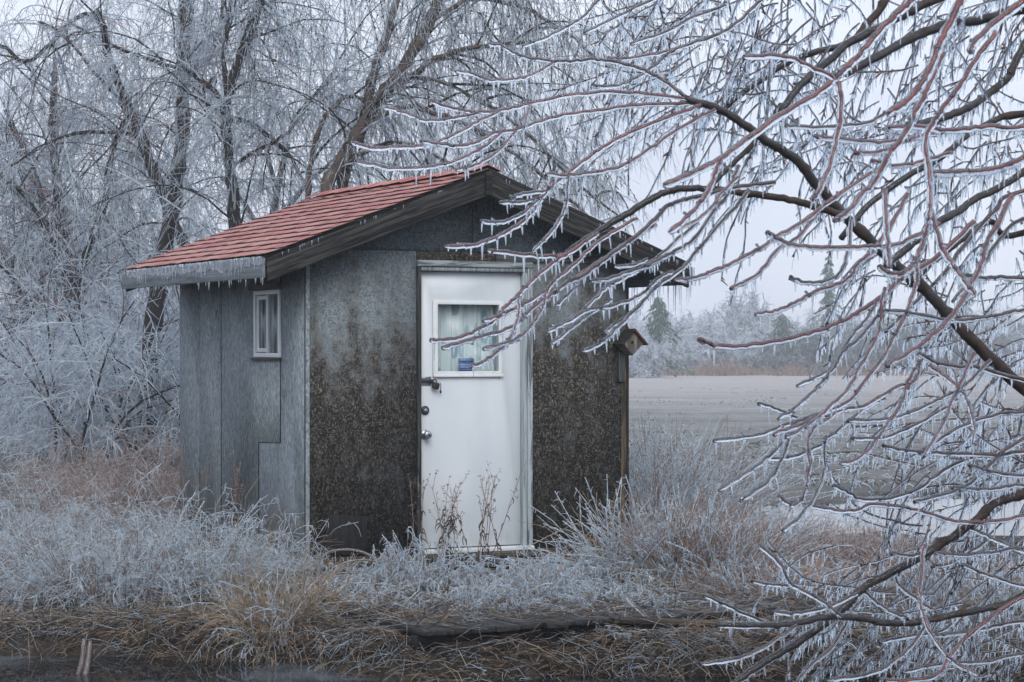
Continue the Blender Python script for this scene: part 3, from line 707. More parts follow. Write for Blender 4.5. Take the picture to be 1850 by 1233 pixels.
# deck in front of the door ----------------------------------------------
deck = thing('plank_deck', 'low dark wet plank deck in front of the shed door', 'deck', (SX, SY, 0), TH)
rs = random.Random(9); u = -.62
while u < 2.0:
    wd = .135 + rs.uniform(-.004, .004); dz = rs.uniform(-.004, .004)
    MB().box((u, -3.12 + rs.uniform(-.03, .03), -.125 + dz), (u + wd, -.14, -.095 + dz)).obj('plank', M['deck_wood'], deck, bevel=.003)
    u += wd + .008
MB().box((-.64, -3.06, -.21), (2.02, -3.02, -.13)).obj('joist', M['hatch_wood'], deck)
MB().box((-.64, -.5, -.21), (2.02, -.44, -.13)).obj('joist', M['hatch_wood'], deck)
MB().box((-.55, -.30, -.092), (2.0, -.135, -.05)).obj('step_plank', M['rake_wood'], deck, bevel=.004)

# ------------------------------------------------------------------ iced trees behind the shed
def tree(label, d, stems, group=None, n2=90, n3=11, n4=3, seed=1, up=.45, droop2=.55, len2=(.7, 1.9), hang=(), warm=False, spurs=900, red=.06, rtw=.0042, dvar=.6, spread_lo=.18):
    """stems: list of (pixel polyline, r0, r1 in photo pixels); every stem is grown out at its own depth"""
    rng = np.random.default_rng(seed)
    b0 = at(*stems[0][0][0], d); gz = float(ground_z(b0[0], b0[1]))
    t = thing('iced_tree', label, 'tree', (b0[0], b0[1], gz), 0, group); org = np.array([b0[0], b0[1], gz])
    lines = []
    for k, (pts, r0, r1) in enumerate(stems):
        dd = d + (0 if k == 0 else rng.uniform(-dvar, dvar))
        pp = [at(x, y, d + (dd - d) * i / max(1, len(pts) - 1) if k else d) for i, (x, y) in enumerate(pts)]
        if k == 0: pp[0][2] = min(pp[0][2], gz - .05)
        q = smooth_line(pp, 5); q = q + rng.normal(0, .006, q.shape)
        r = np.linspace(r0, r1, len(q)) * d / FPX
        r = r * (1 + .12 * rng.normal(0, 1, len(q)).clip(-1, 1))
        if k == 0: r[:3] *= np.array([1.5, 1.25, 1.1])
        MB().tubes(q - org, r, 9).obj('trunk' if k == 0 else 'limb', M['bark_warm' if warm else 'bark_far'], t, True)
        # resample to 24 points for sampling
        s = np.linspace(0, len(q) - 1, 25); i = np.minimum(s.astype(int), len(q) - 2); f = (s - i)[:, None]
        lines.append(q[i] * (1 - f) + q[i + 1] * f)
    Lm = np.stack(lines); seg = np.linalg.norm(np.diff(Lm, axis=1), axis=2).sum(1); pr = seg / seg.sum()
    def on_limbs(cnt, lo=.12, hi=1.0):
        m = rng.choice(len(Lm), cnt, p=pr); tt = rng.uniform(lo, hi, cnt) * 24; i = np.minimum(tt.astype(int), 23); f = (tt - i)[:, None]
        a = Lm[m, i]; b = Lm[m, i + 1]; return a + (b - a) * f, nrm(b - a)
    # second order branches
    S, T = on_limbs(n2, spread_lo, 1.0); rd = rdirs(n2, rng); dirs = nrm(T * .55 + rd * 1.0 + np.array([0, .55, up]))
    L2 = rng.uniform(*len2, n2); B2 = grow(S, dirs, L2, 9, rng.uniform(droop2 * .4, droop2 * 1.5, n2), .28, rng)
    mb = MB(); kd = int(n2 * .45); r2 = rng.uniform(.008, .016, n2); mb.tubes(B2[:kd] - org, taper(kd, 10, r2[:kd], .0035), 5)
    # third order
    n_3 = n2 * n3; S, T, _, _ = sample_on(B2, n_3, .12, 1.0, rng)
    dirs = nrm(T * .9 + rdirs(n_3, rng) * .75 + np.array([0, .15, -.15])); L3 = rng.uniform(.22, .8, n_3)
    B3 = grow(S, dirs, L3, 4, rng.uniform(.15, .8, n_3), .2, rng)
    k = int(n_3 * .12); mb.tubes(B3[:k] - org, taper(k, 5, rtw * .9, rtw * .5), 3)
    mb.obj('branches', M['bark_far'], t, True)['kind'] = 'stuff'
    tw = MB().tubes(B2[kd:] - org, taper(n2 - kd, 10, r2[kd:] * .85, .004), 5); tw.tubes(B3[k:] - org, taper(n_3 - k, 5, rng.uniform(rtw * .9, rtw * 1.5, n_3 - k), rtw * .55), 3)
    # fourth order + ice on the thicker wood
    n_4 = n_3 * n4; S, T, _, _ = sample_on(B3, n_4, .1, 1.0, rng)
    dirs = nrm(T * .9 + rdirs(n_4, rng) * .8 + np.array([0, 0, -.25])); B4 = grow(S, dirs, rng.uniform(.06, .3, n_4), 1, .4, .2, rng)
    tw.tubes(B4 - org, taper(n_4, 2, rtw * .8, rtw * .4), 3)
    S, T = on_limbs(spurs, .05, 1.0); dirs = rdirs(spurs, rng); dirs[:, 2] = dirs[:, 2] * .6 - .35
    B5 = grow(S, dirs, rng.uniform(.05, .28, spurs), 2, .5, .2, rng); tw.tubes(B5 - org, taper(spurs, 3, rtw * 1.3, rtw * .4), 3)
    # hanging strings with side shoots (photo pixel boxes x0,x1,ytop0,ytop1,count,len0,len1)
    hs = []
    for (x0, x1, y0, y1, cnt, l0, l1) in hang:
        dd = d + rng.uniform(-1.6, 1.6, cnt); xs = rng.uniform(x0, x1, cnt); ys = rng.uniform(y0, y1, cnt)
        S = np.stack([(xs - 925) / FPX * dd, dd, CAMH - (ys - HOR) / FPX * dd], 1)
        di = np.stack([rng.normal(.05, .35, cnt), rng.normal(0, .3, cnt), np.full(cnt, -.7)], 1)
        H = grow(S, di, rng.uniform(l0, l1, cnt), 9, .5, .14, rng); hs.append(H)
    if hs:
        H = np.concatenate(hs); hd_ = MB().tubes(H - org, taper(len(H), 10, rtw * 1.1, rtw * .6), 3)
        hd_.obj('hanging_twigs', M['bark_far'], t, True)['kind'] = 'stuff'
        c_ = len(H) * 26; S, T, _, _ = sample_on(H, c_, .02, 1.0, rng); di = nrm(T * .7 + rdirs(c_, rng) * .9)
        tw.tubes(grow(S, di, rng.uniform(.03, .14, c_), 1, .5, .3, rng) - org, taper(c_, 2, rtw * .95, rtw * .45), 3)
        # bud beads
        c_ = len(H) * 4; S, T, _, _ = sample_on(H, c_, .05, 1.0, rng); Pb = S[:, None, :] + np.array([-1, -.33, .33, 1])[None, :, None] * .011 * T[:, None, :]
        MB().tubes(Pb - org, np.tile(np.array([.002, .009, .009, .002]), (c_, 1)), 3).obj('buds', M['bark_far'], t)['kind'] = 'stuff'
    cr_ = tw.obj('crown', M['rime_twig'], t, True); cr_['kind'] = 'stuff'
    k = int(len(B3) * red)
    if k:
        S, T = on_limbs(k, .3, 1.0); di = nrm(rdirs(k, rng) * .8 + np.array([0, 0, .1]))
        R = grow(S, di, rng.uniform(.5, 1.5, k), 7, rng.uniform(.3, 1.0, k), .16, rng)
        MB().tubes(R - org, taper(k, 8, rtw * 1.2, rtw * .7), 4).obj('red_shoots', M['twig_far_red'], t, True)['kind'] = 'stuff'
    return t

tree('iced tree with dark forked trunk, leftmost, standing on the frosty grass', 32, [
    ([(132, 795), (128, 700), (126, 610), (120, 510), (110, 410), (102, 320), (95, 230), (100, 130)], 20, 5),
    ([(152, 790), (142, 690), (134, 580), (150, 480), (178, 400), (205, 330)], 13, 4),
    ([(126, 620), (104, 540), (88, 440), (70, 340), (38, 260), (10, 200)], 9, 4),
    ([(128, 690), (90, 640), (55, 560), (20, 500), (-20, 460)], 7, 3),
    ([(134, 600), (118, 500), (75, 400), (20, 330), (-40, 310)], 6, 3)], n2=250, n3=13, n4=3, seed=21, spread_lo=.06, len2=(.8, 2.4), droop2=.5, rtw=.0044, spurs=1500)
tree('iced tree whose leaning limb arches over to the left behind the roof', 27, [
    ([(274, 850), (271, 760), (268, 690), (276, 600), (288, 510), (302, 430), (318, 340), (328, 250), (330, 150), (334, 50), (340, -90)], 18, 11),
    ([(345, 560), (332, 450), (300, 365), (266, 282), (240, 212), (214, 150), (196, 100), (186, 45), (172, 18)], 11, 6),
    ([(186, 48), (160, 26), (120, 45), (88, 82), (45, 112), (0, 84), (-40, 110)], 5, 3),
    ([(245, 228), (225, 190), (170, 130), (110, 60), (70, 40)], 4, 2),
    ([(282, 330), (250, 215), (225, 220), (205, 270), (190, 320)], 5, 2.5),
    ([(255, 250), (215, 240), (150, 240), (80, 262), (20, 300)], 4, 2),
    ([(330, 170), (345, 130), (380, 90), (400, 40), (405, -40)], 6, 3)], n2=140, n3=12, n4=3, seed=5, spread_lo=.03, len2=(.7, 2.2), rtw=.0037, spurs=1600, red=.1,
    hang=[(-20, 230, 80, 200, 16, .3, .9), (300, 400, -90, 60, 26, .6, 1.5), (0, 260, 260, 420, 45, .5, 1.2)])
tree('iced tree with a straight dark trunk bending right above the roof', 24, [
    ([(430, 700), (428, 560), (427, 480), (424, 400), (418, 330), (410, 250), (408, 190), (428, 122), (450, 60), (472, 0), (492, -70)], 12, 8),
    ([(412, 205), (395, 172), (345, 132), (290, 114), (205, 84)], 6, 3),
    ([(412, 215), (452, 222), (490, 250), (525, 285), (556, 345)], 5, 3),
    ([(440, 98), (462, 40), (478, -30), (480, -90)], 6, 4),
    ([(418, 300), (450, 280), (520, 240), (570, 170), (610, 120)], 4, 2),
    ([(409, 180), (404, 100), (415, 20), (425, -60)], 5, 3)], n2=110, n3=12, n4=3, seed=8, len2=(.6, 1.9), rtw=.0034, spurs=1300,
    hang=[(330, 640, -120, 40, 70, .5, 1.4), (440, 620, 20, 160, 20, .3, .9)])
tree('large iced tree with brown twin stems leaning right behind the roof', 22, [
    ([(592, 720), (590, 560), (591, 350), (612, 300), (650, 236), (690, 172), (722, 130), (750, 86), (776, 40), (800, -30), (840, -120)], 14, 9),
    ([(618, 720), (616, 560), (616, 350), (640, 272), (660, 200), (676, 130), (700, 60), (716, 0), (728, -80)], 13, 6),
    ([(560, 720), (558, 500), (556, 356), (562, 290), (582, 222), (622, 176), (668, 185), (705, 212)], 6, 3),
    ([(690, 172), (735, 145), (778, 112), (830, 92), (880, 82), (945, 77)], 7, 3),
    ([(655, 236), (720, 195), (790, 205), (870, 240), (945, 290), (1020, 352), (1080, 410)], 5, 2.5),
    ([(620, 300), (690, 262), (760, 268), (830, 310), (900, 350)], 4, 2),
    ([(720, 134), (800, 150), (880, 190), (960, 250), (1040, 330), (1130, 400)], 4, 2),
    ([(800, -30), (870, -90), (960, -130), (1060, -110), (1160, -70), (1240, -20)], 8, 4),
    ([(776, 40), (850, 0), (930, 10), (1010, 50), (1080, 110)], 5, 2.5)], n2=140, n3=12, n4=3, seed=12, len2=(.5, 1.7), rtw=.0032, warm=True, spurs=1400, droop2=.75,
    hang=[(620, 1000, -120, 40, 95, .5, 1.5), (900, 1260, -100, 60, 110, .5, 1.5), (820, 1120, 90, 330, 100, .3, .9), (700, 1020, 180, 330, 50, .3, .8)])
tree('hazy iced tree far behind the leftmost trunk', 46, [
    ([(40, 770), (45, 600), (40, 480), (55, 380), (60, 280)], 7, 3),
    ([(42, 560), (10, 460), (-20, 400)], 8, 4), ([(46, 600), (80, 500), (130, 420), (150, 350)], 8, 4)], n2=140, n3=11, n4=2, seed=31, spread_lo=.02, len2=(1.2, 3.2), rtw=.0058, spurs=500, dvar=1.5)
tree('hazy iced tree far behind, between the second trunk and the shed', 44, [
    ([(225, 770), (222, 620), (230, 520), (225, 420), (240, 330)], 7, 3),
    ([(225, 600), (190, 520), (170, 440)], 7, 4), ([(228, 540), (270, 470), (300, 400)], 7, 4), ([(230, 520), (250, 420), (300, 320), (360, 260)], 6, 3)], n2=150, n3=11, n4=2, seed=37, spread_lo=.02, len2=(1.2, 3.2), rtw=.0058, spurs=500, dvar=1.5)
tree('hazy iced tree showing faintly above the left roof slope', 40, [
    ([(500, 770), (495, 560), (490, 450), (500, 350), (520, 260)], 12, 5),
    ([(492, 470), (450, 380), (400, 320)], 7, 3), ([(495, 430), (540, 350), (600, 290)], 7, 3), ([(500, 350), (480, 250), (500, 160)], 6, 3)], n2=60, n3=11, n4=2, seed=41, len2=(1.0, 2.6), rtw=.0052, spurs=400, dvar=1.5)

# low iced brush between the trunks
BR = []
def brush(label, px, py, h, w_, seed, red=.1):
    rng = np.random.default_rng(seed); d = 14.0
    for _ in range(30): d = (CAMH - float(ground_z((px - 925) / FPX * d, d))) * FPX / (py - HOR)
    g0 = np.array([(px - 925) / FPX * d, d, float(ground_z((px - 925) / FPX * d, d))]); t = thing('iced_brush', label, 'shrub', tuple(g0))
    if BR:
        src, h0 = BR[0]; t.rotation_euler = (0, 0, rng.uniform(1, 5)); t.scale = (h / h0,) * 3
        for ch in [o for o in bpy.data.objects if o.parent == src]: c_ = ch.copy(); C.objects.link(c_); c_.parent = t
        return t
    BR.append((t, h))
    n = 26; S = np.stack([rng.normal(0, w_ * .35, n), rng.normal(0, w_ * .3, n), np.full(n, -.03)], 1)
    B = grow(S, np.stack([rng.normal(0, .5, n), rng.normal(0, .4, n), np.ones(n)], 1), rng.uniform(.6, 1.15, n) * h, 9, rng.uniform(.1, .8, n), .25, rng)
    MB().tubes(B, taper(n, 10, .012, .004), 4).obj('stems', M['bark_far'], t, True)['kind'] = 'stuff'
    n2 = 420; P, T, _, _ = sample_on(B, n2, .08, 1, rng); B2 = grow(P, nrm(T * .7 + rdirs(n2, rng) * .9), rng.uniform(.3, .9, n2), 6, rng.uniform(0, .8, n2), .25, rng)
    tw = MB().tubes(B2, taper(n2, 7, .0045, .0025), 3); n3 = 4200; P, T, _, _ = sample_on(B2, n3, .08, 1, rng)
    tw.tubes(grow(P, nrm(T * .8 + rdirs(n3, rng) * .9), rng.uniform(.06, .3, n3), 2, .4, .3, rng), taper(n3, 3, .0032, .002), 3)
    tw.obj('ice_coating', M['rime_twig'], t, True)['kind'] = 'stuff'
    k = int(n2 * red); P, T, _, _ = sample_on(B, k, .1, 1, rng); MB().tubes(grow(P, nrm(T + rdirs(k, rng) * .6), rng.uniform(.5, 1.3, k), 6, .5, .15, rng), taper(k, 7, .0045, .0025), 3).obj('red_shoots', M['twig_far_red'], t, True)['kind'] = 'stuff'
brush('low icy brush spreading round the foot of the leftmost trunk', 110, 800, 1.3, .9, 302)
brush('icy brush between the leftmost and second trunks', 205, 822, 2.3, 1.2, 303, .2)
brush('reddish icy brush between the second trunk and the shed', 300, 838, 2.2, .9, 304, .35)

# ------------------------------------------------------------------ far treeline
def bush_mesh(seed, dense=1.0, w_=1.0, cm='rime_far'):
    """iced bush about 1 m high; scaled per object"""
    rng = np.random.default_rng(seed); n1 = 11
    S = np.zeros((n1, 3)); S[:, :2] = rng.normal(0, .05, (n1, 2)); di = nrm(np.stack([rng.normal(0, .55 * w_, n1), rng.normal(0, .55, n1), np.ones(n1)], 1))
    B1 = grow(S, di, rng.uniform(.5, .95, n1), 6, .05, .2, rng); core = MB().tubes(B1, taper(n1, 7, .014, .004), 4)
    n2 = int(130 * dense); S, T, _, _ = sample_on(B1, n2, .12, 1.0, rng); B2 = grow(S, nrm(T * .6 + rdirs(n2, rng) * .9), rng.uniform(.15, .42, n2), 4, .15, .25, rng)
    core.tubes(B2, taper(n2, 5, .006, .003), 3)
    n3 = int(2300 * dense); S, T, _, _ = sample_on(B2, n3, .1, 1.0, rng); B3 = grow(S, nrm(T * .6 + rdirs(n3, rng)), rng.uniform(.05, .2, n3), 2, .3, .2, rng)
    tw = MB().tubes(B3, taper(n3, 3, .0105, .003), 3)
    return core.mesh('stems', M['bush_core']), tw.mesh('crown', M[cm])
rime('rime_dark', (.13, .16, .18), (.36, .42, .46), .4, .25, 1.2)
BM = [bush_mesh(50 + k, 1.0 + .25 * k, 1 + .1 * k, 'rime_far' if k % 2 == 0 else 'rime_dark') for k in range(4)]
def bush(px, ybase, d, hgt, label, k=0, wide=1.0, grp=None, rot=0.0, name='frosted_bush'):
    p = at(px, ybase, d); z = float(ground_z(p[0], p[1]))
    t = thing(name, label, 'bush' if hgt < 5.5 else 'tree', (p[0], d, z - .05), rot, grp); t.scale = (hgt * wide, hgt * wide, hgt)
    for nm, me in zip(('stems', 'crown'), BM[k]): link(nm, me, t)['kind'] = 'stuff'
    return t
rb = random.Random(77)
LB = 'pale frosted bush in the low hazy thicket beyond the field'; GB = 'frosted bushes of the far thicket'
for px in range(1104, 1870, 17):
    d = rb.uniform(176, 200); bush(px + rb.uniform(-8, 8), 676, d, rb.uniform(3.0, 5.2), LB, rb.choice((0, 2, 0, 2, 1) if px < 1420 else (1, 3, 3, 0)), rb.uniform(.75, 1.15), GB, rb.uniform(0, 6))
LB2 = 'tall faint frosted tree in the back row of the far thicket'; GB2 = 'back row of the far thicket'
for px in range(1130, 1880, 40):
    d = rb.uniform(212, 235); bush(px + rb.uniform(-12, 12), 672, d, rb.uniform(4.6, 6.6), LB2, rb.choice((0, 2)), rb.uniform(.75, 1.05), GB2, rb.uniform(0, 6), 'frosted_tree')
bush(1342, 674, 205, 8.2, 'tallest pale frosted tree rising above the far thicket', 2, .5, None, 1.0, 'frosted_tree')
bush(1455, 680, 165, 3.9, 'dark grey bush at the field edge below the tall conifer', 3, 1.0, None, 2.0)
bush(1520, 680, 168, 4.2, 'second dark grey bush, right of the one below the tall conifer', 1, 1.0, None, .4)
bush(1165, 680, 146, 3.4, 'white frosted bush right in front of the birdhouse conifer', 0, .9, None, 1.9)
bush(1225, 679, 168, 3.0, 'rounded white bush at the left end of the field edge', 2, .9, None, .9)
# far-left thicket seen between the trunks
LB3 = 'low frosted bush behind the tree trunks at the left'; GB3 = 'bushes behind the left trunks'
for px in range(-40, 330, 34):
    d = rb.uniform(60, 90); bush(px, 676, d, rb.uniform(2.2, 3.6), LB3, rb.randrange(4), rb.uniform(.8, 1.1), GB3, rb.uniform(0, 6))
def conifer(px, ytop, ybase, d, wide, label, seed, frost=.3):
    rng = np.random.default_rng(seed); p = at(px, 676, d); gz = float(ground_z(p[0], d)); H = CAMH - (ytop - HOR) / FPX * d - gz
    t = thing('conifer', label, 'tree', (p[0], d, gz))
    MB().tubes(np.array([(0, 0, -.1), (0, 0, H * .5), (0, 0, H)]), np.array([.16, .1, .02]), 6).obj('trunk', M['bark_far'], t, True)
    n = 200; f = rng.uniform(.04, .985, n) ** .8; az = rng.uniform(0, 6.283, n)
    ln = wide * (1 - f) ** .8 * rng.uniform(.35, 1.35, n) * (1 + .35 * np.sin(f * 17 + az * 2)) + .12
    B = grow(np.stack([f * 0, f * 0, f * H], 1), np.stack([np.cos(az), np.sin(az), np.full(n, .25)], 1), ln, 5, .5, .12, rng)
    g = MB().tubes(B, taper(n, 6, .03, .01), 3); ns = 2200; S, T, _, _ = sample_on(B, ns, .08, 1, rng)
    q = grow(S, nrm(T * .8 + rdirs(ns, rng) * .7 + np.array([0, 0, -.3])), rng.uniform(.12, .42, ns), 2, .4, .2, rng)
    k = int(ns * frost); g.tubes(q[k:], taper(ns - k, 3, .055, .01), 3); g.obj('crown', M['conifer'], t)['kind'] = 'stuff'
    MB().tubes(q[:k], taper(k, 3, .03, .01), 3).obj('frost', M['rime_far'], t)['kind'] = 'stuff'
conifer(1497, 462, 676, 190, 1.75, 'tall narrow green conifer standing above the far thicket', 3, .05)
conifer(1190, 535, 676, 150, 2.2, 'frost-dusted green conifer beside the birdhouse', 4, .15)
conifer(1412, 566, 676, 175, 2.7, 'low broad conifer half hidden in the far thicket', 6, .3)
conifer(1745, 470, 676, 200, 1.9, 'green conifer in the thicket behind the right hand branches', 9, .3)
# tawny reeds along the field edge
rng = np.random.default_rng(5); n = 5000
px = np.concatenate([rng.uniform(1130, 1460, n // 2), rng.uniform(1130, 1900, n // 2)]); d = rng.uniform(158, 178, n); x = (px - 925) / FPX * d
hgt = rng.uniform(.3, 1.6, n) * np.clip(.15 + 1.5 * np.abs(vnoise(px * .02, d * .02, 3, 8)), .1, 1.3)
S = np.stack([x, d, ground_z(x, d) - .03], 1); P = grow(S, np.stack([rng.normal(0, .35, n), rng.normal(0, .3, n), np.ones(n)], 1), hgt, 2, .2, .15, rng)
stem('reed_far', (.15, .105, .085), (.28, .205, .17), .5, .9)
o = MB().tubes(P, taper(n, 3, .06, .018), 3).obj('reeds', M['reed_far']); tag(o, 'tawny dry reeds along the far edge of the field', 'reeds', kind='stuff')
# short frosted tufts on the field
def tufts(name, label, n, fx, mats, hr, rad, seed, blades=3):
    rng = np.random.default_rng(seed); x, y = fx(rng, n); z = ground_z(x, y)
    x = np.repeat(x, blades); y = np.repeat(y, blades); z = np.repeat(z, blades); m_ = n * blades
    S = np.stack([x + rng.normal(0, .03, m_), y + rng.normal(0, .03, m_), z - .01], 1)
    P = grow(S, np.stack([rng.normal(0, .7, m_), rng.normal(0, .7, m_), np.ones(m_)], 1), rng.uniform(*hr, m_), 2, .9, .2, rng)
    R = taper(m_, 3, rad, rad * .35); a = rng.random(m_) < .5
    mb = MB().tubes(P, R, 3); me = mb.mesh(name, mats); fi = np.repeat(a.astype(np.int32), 3 * 2); me.polygons.foreach_set('material_index', fi)
    o = link(name, me); return tag(o, label, 'grass', kind='stuff')
def far_pos(rng, n):
    d = 21 / rng.uniform(.2, .95, n); px = rng.uniform(1120, 1950, n); x = (px - 925) / FPX * d
    pd = ((x - 6.3) / 5.2) ** 2 + ((d - 22.4) / 4.3) ** 2; k = (pd > 1.0) & ((vnoise(x, d * .5, .8, 14) > -.1) | (d < 42)); return x[k][:n], d[k][:n]
def tufts2(*a, **k):
    return tufts(*a, **k)
_x, _y = far_pos(np.random.default_rng(2), 9000)
stem('field_green', (.02, .026, .018), (.09, .095, .07), 3, .8)
tufts('field_grass', 'short frosted stubble on the field behind the pond', len(_x), lambda r, n: (_x, _y), [M['field_green'], M['rime']], (.07, .19), .011, 3, 2)
rr = np.random.default_rng(6); n = 3600; _d = rr.uniform(17, 48, n); _p = rr.uniform(-60, 420, n)
_x2 = (_p - 925) / FPX * _d; _y2 = _d
tufts('left_grass', 'frosted short grass under the trees at the left', n, lambda r, n: (_x2, _y2), [M['rime_dim'], M['rime']], (.08, .26), .0065, 4, 2)

